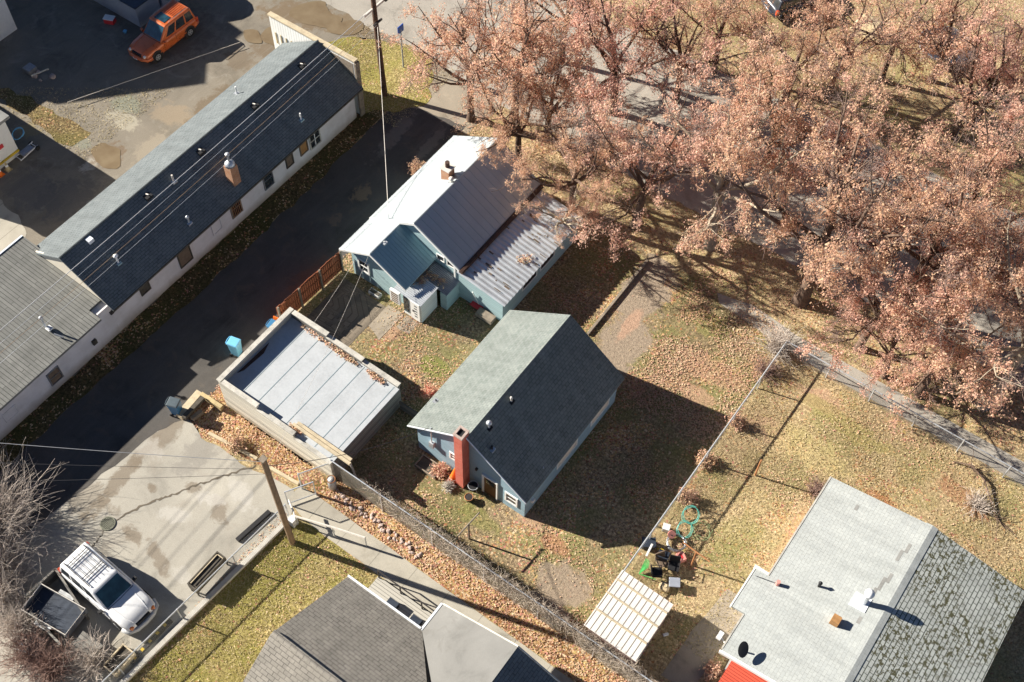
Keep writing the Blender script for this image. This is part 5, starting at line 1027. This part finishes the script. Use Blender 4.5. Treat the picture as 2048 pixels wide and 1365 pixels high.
chair('dark chair with its back to the fence in the middle of the junk pile', 1322, 1132, 1.0, 'board_brown'); chair('dark brown chair nearest the pink crate', 1345, 1140, .4); chair('black chair nearest the metal shed', 1312, 1152, 2.2); chair('navy seated chair beside the white plank', 1325, 1118, 3.4, 'tarp_dark')
timber('plank', 'white plank leaning in the junk pile by the fence', g(1290, 1122), g(1302, 1098), .1, .5, .06, 'plastic_white')
timber('plank', 'short orange yellow stick behind the chairs', g(1312, 1102), g(1326, 1105), .06, .25, .05, 'paint_yellow')
t = thing('green_rake', 'bright green plastic rake leaning near the white plank', 'rake', gz(1282, 1130)); a = Vector(gz(1278, 1148, .05))
b = MB()
for k in range(9):
    q = -0.9 + k * .2; b.tube([a, a + Vector((.25 * math.cos(q + 1.2), .45 * math.sin(q + 1.2) + .2, .45))], .016, 4)
b.build('tines', 'plastic_green', t); MB().tube([a, a + Vector((.8, .1, .3))], .016, 5).build('handle', 'plastic_green', t)
tag(MB().tube([gz(1370, 1100, .5), gz(1420, 1118, .1)], .02, 5).build('metal_rod', 'rust'), 'rusty rod poking out of the junk toward the lawn', 'rod')
boxy('white_bag', 'small white bag on the dark grass by the metal shed', 'bag', 1331, 1270, .25, .14, .06, .9, 'plastic_white', bevel=.03, extra=lambda t, w_, d_, h_: MB().ring((.1, 0, .06), .04, .008, 8).build('handle', 'plastic_white', t))
# cooler, cones, cart and heap in the dirt lot
boxy('cooler', 'red cooler with a white lid beside the grey shed', 'cooler', 221, 45, .62, .4, .34, .4, 'plastic_red', extra=rimx('plastic_white'))
boxy('small_pail', 'small blue pail lying in front of the orange car', 'pail', 251, 66, .16, .16, .12, .4, 'bin_blue', extra=rimx('bin_cyan'))
for i, (px, py, lb, m1) in enumerate(((17, 340, 'faded tan traffic cone at the corner of the white outbuilding', 'timber_yellow'), (2, 350, 'bright orange traffic cone cut by the left edge', 'plastic_orange'))):
    x, y = g(px, py); t = thing('traffic_cone', lb, 'cone', (x, y, 0), 'traffic cones'); X(x - .17, x + .17, y - .17, y + .17, 0, .04).build('base', m1, t); MB().tube([(x, y, .04), (x, y, .65)], [.13, .03], 12).build('cone', m1, t); MB().tube([(x, y, .3), (x, y, .42)], [.097, .075], 12).build('collar', 'plastic_white', t)
x, y = g(58, 305); t = thing('hand_cart', 'white framed hand cart lying beside the outbuilding wall', 'cart', (x, y, 0))
b = MB()
for k in (-.22, .22): b.tube([(x + k, y - .75, .1), (x + k, y + .55, .25)], .03, 6)
for k in range(5): b.tube([(x - .22, y - .7 + k * .28, .12 + k * .03), (x + .22, y - .7 + k * .28, .12 + k * .03)], .022, 5)
b.build('frame', 'plastic_white', t); X(x - .2, x + .2, y - .5, y + .3, .2, .26).build('bed', 'galv_dark', t)
for k in (-.28, .28): MB().tube([(x + k - .04, y + .45, .15), (x + k + .04, y + .45, .15)], .14, 12).build('wheel', 'tyre', t)
coil('garden_hose', 'pale blue hose looped beside the hand cart', gz(38, 272, .1), .35, .025, 'bin_cyan', 2, (.4, 0))
t = thing('scrap_heap', 'heap of scrap metal and stones on the shaded dirt', 'scrap', gz(80, 148)); hx, hy = g(82, 150); r2_ = random.Random(4)
x, y = g(62, 143); X(x - .3, x + .3, y - .3, y + .3, .0, .35).build('engine', 'galv_dark', t, bevel=.05); MB().tube([gz(62, 152, .4), gz(97, 138, .35)], .05, 6).build('pipe', 'wood_trim', t)
for k in range(9):
    q = rocks[k % 5]; o = bpy.data.objects.new('stone', q); COL.objects.link(o); o.parent = t; s_ = r2_.uniform(.1, .2); o.location = (r2_.uniform(-.3, 1.1), r2_.uniform(-.7, .5), s_ * .3); o.scale = (s_,) * 3
# red items near cottage, cone, pots
x, y = -16.2, 19.45; t = thing('orange_cone', 'tall orange cone leaning on the red chimney', 'cone', (x, y, 0)); MB().tube([(x, y - .15, 0), (x + .05, y + .1, .95)], [.2, .04], 10).build('cone', 'plastic_orange', t); X(x - .22, x + .22, y - .35, y + .05, 0, .04).build('base', 'plastic_orange', t)
x, y = g(938, 1000); t = thing('plant_pot', 'dark pot on a stand in front of the red chimney', 'pot', (x, y, 0)); cyl((x, y, 0), .13, .3, 12, .2).build('pot', 'dark_iron', t); MB().ring((x, y, .3), .2, .02).build('rim', 'rust', t)
x, y = -15.05, 19.45; t = thing('grill', 'small black grill between the chimney and the door', 'grill', (x, y, 0)); cyl((x, y, .4), .16, .2, 14, .24).build('bowl', 'black', t); MB().ring((x, y, .6), .24, .02).build('rim', 'galv', t)
for k in range(3): a = 2 * PI * k / 3; MB().tube([(x + .12 * math.cos(a), y + .12 * math.sin(a), .45), (x + .25 * math.cos(a), y + .25 * math.sin(a), 0)], .015, 5).build('leg', 'galv_dark', t)
t = thing('raised_bed', 'dark framed garden bed at the foot of the cottage gable', 'planter', (-17.6, 19.2, 0)); b = MB()
for q in ((-18.1, -16.9, 18.85, 18.9), (-18.1, -16.9, 19.5, 19.55), (-18.1, -18.05, 18.9, 19.5), (-16.95, -16.9, 18.9, 19.5)): b.box(*q, 0, .18)
b.build('frame', 'timber_grey', t); X(-18.05, -16.95, 18.9, 19.5, 0, .1).build('soil', 'timber_dark', t)
x, y = g(955, 618); t = thing('wheelbarrow', 'small red barrow tipped beside the sunroom wall', 'barrow', (x, y, 0)); MB().hexa([(x - .2, y - .12, .1), (x + .2, y - .12, .1), (x + .2, y + .12, .1), (x - .2, y + .12, .1)], [(x - .35, y - .22, .35), (x + .35, y - .22, .35), (x + .35, y + .22, .35), (x - .35, y + .22, .35)]).build('tray', 'plastic_red', t)
for k in (-.15, .15): MB().tube([(x - .6, y + k, .4), (x + .3, y + k, .12)], .02, 5).build('handle', 'timber_dark', t)
MB().tube([(x + .35, y - .03, .13), (x + .35, y + .03, .13)], .13, 12).build('wheel', 'tyre', t)
t = thing('timber_step', 'brown timber bench box against the sunroom wall', 'bench', (-20.3, 27.7, 0)); X(-20.9, -19.9, 27.45, 27.9, .2, .45).build('top', 'timber_grey', t); X(-20.85, -19.95, 27.5, 27.9, 0, .2).build('base', 'timber_dark', t)
x, y = g(735, 575); t = thing('grey_planter', 'grey block planter at the foot of the teal wing', 'planter', (-26, 25.6, 0)); X(-26.3, -25.6, 25.35, 25.65, 0, .25).build('body', 'galv_old', t, bevel=.02); X(-26.25, -25.65, 25.4, 25.6, .25, .27).build('soil', 'timber_dark', t)
# items in the park
x, y = g(1883, 108); t = thing('trampoline', 'dark round trampoline on the grass behind the trees', 'trampoline', (x, y, 0)); cyl((x, y, .72), 1.55, .03, 28).build('mat', 'tarp_dark', t); MB().ring((x, y, .76), 1.6, .07, 28).build('rim', 'galv_dark', t)
for k in range(6): a = 2 * PI * k / 6; MB().tube([(x + 1.55 * math.cos(a), y + 1.55 * math.sin(a), 0), (x + 1.55 * math.cos(a), y + 1.55 * math.sin(a), .75)], .03, 5).build('leg', 'galv_dark', t)
pk, _ = car('dark_car', 'dark car parked at the top edge behind the trees', 'car', 'car_dark', 4.5, 1.8, 1.5, 'car_dark'); set_thing(pk, (*g(1595, 12), 0), R(60))
x, y = g(1738, 62); t = thing('tan_tarp', 'tan covered mound behind the trees', 'tarp', (x, y, 0)); MB().hexa([(x - 1.1, y - .8, 0), (x + 1.1, y - .9, 0), (x + 1.0, y + .8, 0), (x - 1.1, y + .9, 0)], [(x - .7, y - .4, .8), (x + .6, y - .5, .9), (x + .6, y + .4, .7), (x - .6, y + .5, .8)]).build('cover', 'tarp_tan', t, bevel=.15)
# debris under the bare bush at bottom left
t = thing('timber_bin', 'broken grey timber bin full of twigs beside the white car', 'bin', (-27.2, 3.2, 0))
for (a, c2) in ((g(60, 1205), g(120, 1150)), (g(120, 1150), g(178, 1240)), (g(70, 1235), g(130, 1300))):
    a, c2 = Vector(a), Vector(c2); d = (c2 - a).normalized(); nn = Vector((-d.y, d.x)) * .05; q = [a - nn, c2 - nn, c2 + nn, a + nn]; MB().hexa([(p.x, p.y, 0) for p in q], [(p.x, p.y, .7) for p in q]).build('side', 'planks_grey', t)
x, y = g(118, 1232); t = thing('utility_trailer', 'dark flat utility trailer with a pale rim left of the white car', 'trailer', (0, 0, 0))
X(-1.2, 1.2, -.65, .65, .45, .52).build('bed', 'tarp_dark', t); b = MB()
for q in ((-1.2, 1.2, -.68, -.64), (-1.2, 1.2, .64, .68), (-1.24, -1.2, -.68, .68), (1.2, 1.24, -.68, .68)): b.box(*q, .45, .8)
b.build('side_rail', 'galv_dark', t); MB().tube([(-1.2, -.66, .82), (1.2, -.66, .82), (1.2, .66, .82), (-1.2, .66, .82), (-1.2, -.66, .82)], .022, 6).build('rim', 'vent_cream', t); MB().tube([(-1.2, 0, .48), (-2.1, 0, .42)], .035, 6).build('tow_bar', 'galv_dark', t)
for q in (-1, 1): MB().tube([(0, q * .7, .3), (0, q * .84, .3)], .3, 16).build('wheel', 'tyre', t); X(-.4, .4, q * .77 - .12, q * .77 + .12, .62, .65).build('mudguard', 'galv_old', t)
set_thing(t, (x, y, 0), R(8))
boxy('work_table', 'grey plank table top beside the white car wheel', 'table', 175, 1290, 1.2, .7, .06, .05, 'planks_grey', .55, extra=lambda t, w_, d_, h_: [X(sx * .5 - .03, sx * .5 + .03, sy * .28 - .03, sy * .28 + .03, -.55, 0).build('leg', 'timber_dark', t) for sx in (-1, 1) for sy in (-1, 1)], bevel=0)
boxy('framed_tarp', 'dark blue tarp in a pale frame under the twigs', 'tarp', 60, 1290, .95, .7, .04, .3, 'tarp_dark', .4, extra=lambda t, w_, d_, h_: [MB().tube([(-.48, s_ * .36, .05), (.48, s_ * .36, .05)], .018, 5).build('edge', 'galv', t) for s_ in (-1, 1)] + [MB().tube([(sx * .4, sy * .3, -.4), (sx * .4, sy * .3, 0)], .02, 5).build('leg', 'galv_dark', t) for sx in (-1, 1) for sy in (-1, 1)], bevel=0)

# ------------------------------------------------------------------ trees
def tube_fast(acc, pts, rs, n):
    """append a tapered tube (numpy) to acc = [verts, faces, offset]"""
    m = len(pts); d = np.gradient(pts, axis=0); d /= np.linalg.norm(d, axis=1)[:, None] + 1e-9
    ref = np.array([0.31, 0.87, 0.38]); a = np.cross(d, ref); a /= np.linalg.norm(a, axis=1)[:, None] + 1e-9; b_ = np.cross(d, a)
    an = np.arange(n) * 2 * PI / n
    v = pts[:, None, :] + (a[:, None, :] * np.cos(an)[None, :, None] + b_[:, None, :] * np.sin(an)[None, :, None]) * np.asarray(rs)[:, None, None]
    o = acc[2]; acc[0].append(v.reshape(-1, 3))
    i, k = np.meshgrid(np.arange(m - 1), np.arange(n), indexing='ij'); k2 = (k + 1) % n
    acc[1].append(np.stack([o + i * n + k, o + i * n + k2, o + (i + 1) * n + k2, o + (i + 1) * n + k], -1).reshape(-1, 4)); acc[2] += m * n
def flush(acc, name, mat, parent=None):
    v = np.concatenate(acc[0]); f = np.concatenate(acc[1]).astype(np.int32); me = bpy.data.meshes.new(name); me.vertices.add(len(v)); me.vertices.foreach_set('co', v.astype(np.float32).ravel())
    me.loops.add(f.size); me.loops.foreach_set('vertex_index', f.ravel()); me.polygons.add(len(f)); me.polygons.foreach_set('loop_start', np.arange(0, f.size, 4, dtype=np.int32)); me.update(calc_edges=True)
    me.polygons.foreach_set('use_smooth', [True] * len(f)); me.materials.append(MATS[mat]); o = bpy.data.objects.new(name, me); COL.objects.link(o); BASE[o.name] = (0, 0, 0)
    if parent is not None: o.parent = parent
    return o
def grow(r, p, d, L, r0, r1, nseg, up, wig):
    pts = [p]; d = d / np.linalg.norm(d)
    for i in range(nseg):
        d = d + r.normal(0, wig, 3) + np.array([0, 0, up]); d /= np.linalg.norm(d); p = p + d * L / nseg; pts.append(p)
    return np.array(pts), np.linspace(r0, r1, nseg + 1), d
def side(r, d, ang):
    a = np.cross(d, r.normal(0, 1, 3)); a /= np.linalg.norm(a); return d * math.cos(ang) + a * math.sin(ang)
def tree(name, label, H, Rr, seed, leaf='leaf_salmon', bark='bark', leaves=1.0, limbs=7, group='autumn trees in the park', tr=.24, twig=None, dens=1.0, cat='tree', fork=.3, leafsize=.064, droop=-.02, lean=(0, 0)):
    r = np.random.RandomState(seed); t = thing(name, label, cat, (0, 0, 0), group)
    A = [[], [], 0]; T = [[], [], 0]; LP = []
    tp, tr_, td = grow(r, np.zeros(3) - [0, 0, .1], np.array([lean[0], lean[1], 1.0]), H * fork + .1, tr * 1.15, tr * .8, 5, .02, .05); tr_[0] *= 1.35; tube_fast(A, tp, tr_, 9)
    ln, lr, ld = grow(r, tp[-1], td, H * (.9 - fork), tr * .75, tr * .12, 8, .05, .10); starts = [(ln, lr)]; tube_fast(A, ln, lr, 7)
    for k in range(limbs):
        az = 2 * PI * (k + r.uniform(-.3, .3)) / limbs; el = r.uniform(.4, 1.1); s = r.uniform(0, .5); i = int(s * 5); p0 = ln[i] if r.rand() > .45 else tp[-1]
        d = np.array([math.cos(az) * math.cos(el), math.sin(az) * math.cos(el), math.sin(el)]); L = Rr * r.uniform(.85, 1.15) / max(.55, math.cos(el) * .95)
        L = min(L, Rr * 1.25); a, rs, _ = grow(r, p0, d, L, tr * r.uniform(.4, .6), tr * .09, 8, .0, .13); tube_fast(A, a, rs, 7); starts.append((a, rs))
    for (a, rs) in starts:
        for q in range(int(9 * dens)):
            i = r.randint(2, len(a)); d = a[i] - a[i - 1]; d /= np.linalg.norm(d); dd = side(r, d, r.uniform(.5, 1.1)); L2 = Rr * r.uniform(.22, .5)
            b_, rb, _ = grow(r, a[i], dd, L2, rs[i] * .6, .016, 5, droop, .16); tube_fast(A, b_, rb, 5)
            for q3 in range(int(7 * dens)):
                j = r.randint(1, len(b_)); d3 = b_[j] - b_[j - 1]; d3 /= np.linalg.norm(d3); d3 = side(r, d3, r.uniform(.4, 1.2)); c_, rc, _ = grow(r, b_[j], d3, Rr * r.uniform(.08, .22), .012, .005, 4, droop, .2); tube_fast(T, c_, rc, 3)
                for e in c_[1:]: LP.append((e, r.uniform(.4, 1.0)))
                for q4 in range(2):
                    c2 = side(r, (c_[-1] - c_[0]) / (np.linalg.norm(c_[-1] - c_[0]) + 1e-6), r.uniform(.5, 1.2)); e_, re_, _ = grow(r, c_[r.randint(1, 4)], c2, Rr * r.uniform(.05, .12), .008, .004, 3, droop, .2); tube_fast(T, e_, re_, 3)
                    LP.append((e_[-1], 1.0)); LP.append((e_[1], .6))
    flush(A, 'trunk', bark, t); flush(T, 'twigs', twig or 'twig_mauve', t)
    if leaves > 0:
        C = np.array([p for p, _ in LP]); keep = np.array([w_ for _, w_ in LP]); from_n = []
        from mathutils import noise as mn
        nz = np.array([mn.noise(Vector(c * .55) + Vector((seed, 0, 0))) for c in C]); m = (nz > -.06) ; C = C[m]; keep = keep[m]
        n = int(len(C) * 6.6 * leaves); idx = r.randint(0, len(C), n); pts = C[idx] + r.normal(0, .11, (n, 3)) - np.array([0, 0, .03])
        leaf_mesh(n, pts, leafsize, seed, 'crown', leaf, t, flat=1.15)
    return t
def put(t, x, y, rz=0, s=1.0): t.location = (x, y, 0); t.rotation_euler = (0, 0, rz); t.scale = (s, s, s)
T1 = tree('autumn_tree', 'tall salmon leaved tree nearest the corner lawn, dark trunk showing', 10.5, 4.9, 1, 'leaf_salmon', lean=(-.02, .03)); put(T1, *g(1025, 262))
T2 = tree('autumn_tree', 'salmon tree with curling dark limbs standing in the street edge', 10.5, 5.0, 2, 'leaf_rose', limbs=8); put(T2, *g(1225, 225))
T3 = tree('autumn_tree', 'big autumn tree with a pale trunk foot beside the footpath gap', 11.0, 5.6, 3, 'leaf_rust', limbs=8, tr=.32, fork=.46); put(T3, *g(1600, 602))
T4 = tree('autumn_tree', 'autumn tree with a pale leaning trunk at the right edge', 10.5, 5.2, 4, 'leaf_salmon', 'bark_pale', tr=.3, lean=(.05, .08), fork=.42); put(T4, *g(1965, 808))
T5 = tree('autumn_tree', 'slender dark forked tree near the trampoline', 9.5, 4.2, 5, 'leaf_salmon', leaves=.55, tr=.18); put(T5, *g(1905, 275))
copies = [(T5, 'thin tree at the top edge left of the dark car', (1450, 40, 4), 5.0, .95), (T5, 'thin salmon tree between the tan mound and the trampoline', (1800, 60, 4), 3.9, 1.0), (T3, 'rusty crown below the dark car', (1590, 120, 4), 1.1, .6), (T1, 'salmon crown over the street left of the curling limbs tree', (1100, 150, 5), 5.6, .7), (T5, 'open crown over the trampoline', (1905, 60, 4), 1.5, .9), (T1, 'salmon crown at the left end of the trees over the street corner', (940, 110, 5), 1.9, .85), (T3, 'rust crowned tree overhanging the teal house roof', (1150, 330, 4.5), .7, .62), (T2, 'salmon crown directly above the dark lawn behind the teal house', (1290, 330, 5), 2.5, .9),
          (T4, 'pinkish crown bordering the pale grass gap by the dirt path', (1450, 370, 5), 1.2, .9), (T5, 'thin crowned tree at the top edge between street and park', (1370, 100, 4), .4, 1.0), (T1, 'salmon crown in the middle of the park by the tan mound', (1560, 230, 5), 4.2, .9),
          (T2, 'rosy crown above the grey road gap in the park', (1730, 330, 5), 5.1, .8), (T5, 'thin salmon tree at the top edge beside the dark car', (1690, 90, 4), 2.2, 1.0), (T1, 'wide low crown hanging over the far chain link fence', (-.3, 36.9, None), 3.6, .86), (T2, 'rosy crown over the footpath beyond the big lawn corner', (-4.0, 37.6, None), 2.2, .82), (T2, 'low rosy crown drooping to the wire of the far fence', (-2.2, 36.8, None), 4.4, .58), (T1, 'salmon crown over the street left of the pale trunked edge tree', (-1.0, 41.5, None), 5.0, .8), (T2, 'rosy crown behind the pale trunked edge tree', (5.0, 42.5, None), 3.1, .85),
          (T1, 'salmon crown filling the right edge above the pale bare branches', (1960, 400, 5), 2.9, .95), (T2, 'rosy crown in the top right corner', (2010, 120, 5), .3, .85), (T3, 'dense rust crown left of the pale trunked edge tree', (1850, 520, 4.5), 2.0, .85), (T5, 'open crowned tree over the top middle of the street', (1130, 20, 4), 3.0, 1.1),
          (T4, 'small rusty crown tucked against the sunroom corner', (1120, 425, 2.6), 5.6, .42), (T3, 'rust crown between street and the teal house', (1040, 250, 4), 4.4, .62), (T2, 'tree crown at the right edge beyond the lawn fence', (2080, 480, 5), 1.0, .7)]
for src, lab, (px, py, z), rz, s_ in copies: copy_thing(src, lab, (px, py, 0) if z is None else (*g(px, py, z), 0), rz, s_)
# bare trees and shrubs
B3 = tree('bare_tree', 'white twigged bare tree at the right edge among the autumn crowns', 7.5, 3.4, 23, bark='twig_pale', leaves=0, limbs=8, tr=.13, twig='twig_pale', dens=1.2, group='bare trees in the park', fork=.3); put(B3, *g(2060, 640))
def shrub(label, px, py, h, rad, n, seed, mat, name='bare_shrub', group='bare shrubs', leaf=None, z=0):
    r = np.random.RandomState(seed); t = thing(name, label, 'shrub', (0, 0, 0), group); A = [[], [], 0]; LP = []
    for k in range(n):
        az = r.uniform(0, 2 * PI); el = r.uniform(.3, 1.45); d = np.array([math.cos(az) * math.cos(el), math.sin(az) * math.cos(el), math.sin(el)]); L = math.sqrt((rad * math.cos(el)) ** 2 + (h * math.sin(el)) ** 2) * r.uniform(.6, 1.1)
        th_ = 2.4 if k % 9 == 0 else 1.0
        a, rs, _ = grow(r, np.array([r.normal(0, rad * .12), r.normal(0, rad * .12), 0]), d, L, .014 * th_, .005, 5, -.03, .16); tube_fast(A, a, rs, 3); LP += list(a[2:])
        for q in range(3):
            c_, rc, _ = grow(r, a[r.randint(1, 5)], side(r, d, .7), L * .45, .008, .004, 3, 0, .2); tube_fast(A, c_, rc, 3)
    flush(A, 'stems', mat, t)
    if leaf: C = np.array(LP); leaf_mesh(len(C) * 3, np.repeat(C, 3, 0) + r.normal(0, .06, (len(C) * 3, 3)), .05, seed, 'foliage', leaf, t)
    x, y = g(px, py); t.location = (x, y, 0); return t
shrub('tangled bare shrub at the meeting of the two wire fences', 1552, 700, 1.5, 1.5, 150, 31, 'twig_pale')
shrub('low bare tangle below the fence corner shrub', 1530, 745, .8, 1.3, 90, 32, 'twig_brown')
shrub('pale dry grass clump beside the orange cone', 897, 975, .45, .32, 130, 33, 'vent_cream', 'grass_clump', 'dry clumps')
shrub('red twigged shrub at the foot of the cottage gable', 880, 945, .6, .4, 90, 34, 'plastic_pink', leaf='leaf_litter')
shrub('brown weed clump against the straight fence nearest the hoses', 1375, 1000, .7, .5, 90, 35, 'twig_brown', leaf='leaf_litter'); shrub('brown weed clump in the middle of the straight fence', 1412, 925, .7, .5, 90, 36, 'twig_straw', leaf='leaf_litter'); shrub('brown weed clump on the straight fence nearest the house shadow corner', 1470, 850, .7, .45, 70, 37, 'twig_brown', leaf='leaf_litter')
shrub('pink grey bare shrub at the corner of the pale roof', 1632, 985, .7, .8, 110, 38, 'twig_brown')
shrub('small red leaved shrub against the fence behind the cottage', 862, 790, .6, .5, 60, 39, 'plastic_red', leaf='leaf_rust')
shrub('rusty shrub on the lane side of the white metal roof', 835, 345, .8, .6, 80, 40, 'twig_brown', leaf='leaf_rust')
shrub('bushy brown clump in the leaf bed by the edging board', 475, 893, .6, .55, 90, 41, 'twig_straw', leaf='leaf_litter')
shrub('rusty leaved plant below the red awning', 1425, 1345, .6, .4, 60, 42, 'twig_brown', leaf='leaf_salmon')
for (px, py, n_, s__, lb) in ((40, 1260, 200, 50, 'grey bare thicket behind the broken timber bin'), (110, 1340, 200, 51, 'reddish bare thicket at the bottom edge left of the planter'), (20, 1200, 160, 52, 'grey bare thicket at the left edge below the pale tree'), (190, 1330, 110, 53, 'low bare tangle below the white car bumper'), (60, 1310, 160, 54, 'tallest brown thicket in the bottom left corner')):
    shrub(lb, px, py, 1.6, 1.5, n_, s__, 'twig_brown' if s__ in (51, 54) else 'twig_pale')
for (px, py, lb, s__) in ((1970, 985, 'fallen dark branch on the lawn below the far fence', 61), (1950, 1010, 'pile of pale twigs beside the fallen branch', 62)):
    if s__ == 61:
        r = np.random.RandomState(61); A = [[], [], 0]; a = np.array([[*g(1905, 925), .08], [*g(1940, 935), .2], [*g(1965, 965), .25], [*g(1992, 1040), .1], [*g(2030, 1070), .04]]); tube_fast(A, a, [.03, .05, .05, .035, .015], 6)
        for k in range(18): i = r.randint(1, 4); c_, rc, _ = grow(r, a[i], np.array([r.normal(), r.normal(), .15]), r.uniform(.5, 1.3), .02, .005, 5, -.03, .25); c_[:, 2] = np.maximum(c_[:, 2], .02); tube_fast(A, c_, rc, 4)
        tag(flush(A, 'fallen_branch', 'bark'), lb, 'branch')
    else: shrub(lb, px, py, .35, 1.1, 90, s__, 'twig_pale', 'brush_pile')
shrub('large pale bare bush reaching in from the left edge over the shaded lane', -20, 1055, 2.3, 3.7, 700, 71, 'twig_pale', 'bare_bush')
shrub('smaller pale bare bush at the left edge just above the white car', -15, 1150, 1.3, 2.8, 420, 72, 'twig_pale', 'bare_bush')
# vines on the long fence
r = np.random.RandomState(77); A = [[], [], 0]
for k in range(2600):
    x = -18.8 + 15.5 * r.rand() ** .7; y = 16.15 + r.normal(0, .07); z = r.choice([r.uniform(.1, 1.7), 1.6, 1.72]); L = r.uniform(.2, .7)
    c_, rc, _ = grow(r, np.array([x, y, z]), np.array([r.normal(0, 1), r.normal(0, .45), r.normal(.1, .5)]), L, .009, .004, 4, -.05, .3); c_[:, 1] = np.clip(c_[:, 1], 15.8, 16.5); tube_fast(A, c_, rc, 3)
tag(flush(A, 'vines', 'vine', None), kind='stuff').parent = None
vn = bpy.data.objects['vines']; vn.parent = fb; vn.location = tuple(-v for v in BASE[fb.name])

# ------------------------------------------------------------------ scattered leaves and grass (real flakes)
def inpoly(x, y, poly):
    c = np.zeros(len(x), bool); n = len(poly); j = n - 1
    for i in range(n):
        xi, yi = poly[i]; xj, yj = poly[j]; c ^= ((yi > y) != (yj > y)) & (x < (xj - xi) * (y - yi) / (yj - yi + 1e-12) + xi); j = i
    return c
BLOCK = [(-41, -34.3, -12, 35.3), (-27.9, -22.5, 28, 35.2), (-22.6, -19.6, 28, 34.9), (-27.8, -24, 25.9, 28.1), (-24, -22.9, 25.5, 28), (-18.6, -12.3, 19.8, 27.5), (-27.5, -20.7, 16, 21.15), (-1.2, 7.3, 18.7, 28.1), (-15.8, -4.5, -2, 13.1), (-6.75, -4.45, 16.5, 19.4)]
from mathutils import noise as mn
def scatter(poly, n, seed, clump=.45, thr=-.1):
    r_ = np.random.RandomState(seed); xs = [p[0] for p in poly]; ys = [p[1] for p in poly]; x = r_.uniform(min(xs), max(xs), n); y = r_.uniform(min(ys), max(ys), n); m = inpoly(x, y, poly)
    for b_ in BLOCK + [(-27.9, -25, 21.2, 25.4)]: m &= ~((x > b_[0]) & (x < b_[1]) & (y > b_[2]) & (y < b_[3]))
    for q in YS:
        if q[5] is SOIL: m &= ~((((x - q[0]) / q[2]) ** 2 + ((y - q[1]) / q[3]) ** 2 < .8) & (r_.rand(n) > .12))
    x, y = x[m], y[m]; nz = np.array([mn.noise(Vector((a * clump, c * clump, seed))) for a, c in zip(x, y)]); m = nz > thr + r_.normal(0, .12, len(x)); return np.stack([x[m], y[m], .025 + r_.rand(m.sum()) * .03], 1)
BED = [(-28.6, 14.4), (-27.3, 14.1), (-21.8, 14.95), (-2, 14.8), (-2, 16.2), (-20.6, 16.2), (-27.5, 16.0), (-28.2, 21.2), (-28.9, 20.5), (-28.75, 17)]
YARD = [(-28.4, 21), (-20.6, 21), (-20.6, 16.3), (-7.1, 16.3), (-7.1, 34), (-12, 38), (-15.4, 35.5), (-22, 38), (-30, 38)]
LAWN_E = [(-6.9, 19.5), (9, 17), (12, 35), (-6.9, 35)]
L = [scatter(BED, 34000, 1, .5, -.35), scatter(YARD, 62000, 2, .28, .18), scatter(LAWN_E, 24000, 3, .3, .2), scatter([(-30, 37), (12, 36.4), (14, 40.4), (-29, 40.4)], 20000, 4, .4, -.1), scatter([(-12, 28), (-7.1, 28), (-7.1, 36), (-13, 38)], 14000, 5, .5, -.15),
     scatter([(-21.3, -2), (-13, -2), (-13, 13.5), (-21.3, 13.5)], 1800, 6, .5, .1), scatter([(-34.8, 0), (-33.8, 0), (-33.6, 36), (-34.8, 36)], 900, 7, .6, -.1), scatter([(-21.6, 4), (-21.2, 4), (-21.2, 13.4), (-21.6, 13.4)], 500, 8, .6, -.5)]
tag(leaf_mesh(0, np.concatenate(L), .044, 9, 'fallen_leaves', 'leaf_litter', flat=.35), 'fallen brown and orange leaves over the yards and beds', kind='stuff')
G_ = [scatter(LAWN_E, 75000, 11, .3, -.25), scatter([(-22, -2), (-13, -2), (-13, 13.5), (-21.0, 13.5)], 42000, 12, .3, -.4), scatter(YARD, 30000, 13, .3, -.05), scatter([(-39.5, 35.4), (-32.5, 35.4), (-32.5, 41.2), (-39.5, 41.2)], 9000, 14, .4, -.3), scatter([(-52, 23), (-45, 23), (-45, 30), (-52, 25)], 6000, 15, .4, -.3)]
pts = np.concatenate(G_); pts[:, 2] = .03; tag(leaf_mesh(0, pts, .06, 19, 'grass_tufts', 'grass_blade', flat=1.0, asp=.35), 'short dry winter grass on the lawns', kind='stuff')

# ------------------------------------------------------------------ unseen buildings outside the frame, footprints drawn from the shadows wanted on the lot
zt = 9.0; ox, oy = 1.945 * zt, .554 * zt
for poly, nm, lb in (([(-49.0, 25.2), (-43.3, 31.6), (-44.5, 33.0), (-44.5, 36.2), (-58, 37.5), (-62, 33)], 'shade_block_a', 'unseen building beyond the left edge, footprint drawn from the shadow around the orange car'), ([(-52.8, 23.7), (-52.4, 24.7), (-48.9, 25.3), (-56, 36), (-62, 33), (-60, 24)], 'shade_block_b', 'unseen building beyond the left edge, footprint drawn from the shadow left of the orange car')):
    t = thing(nm, lb, 'building', (-70, 28, 0)); MB().prism([(x - ox, y - oy) for x, y in poly], 0, zt).build('wall', 'wall_grey', t); MB().prism([(x - ox, y - oy) for x, y in poly], zt + .003, zt + .1).build('roof', 'roof_grey_far', t)
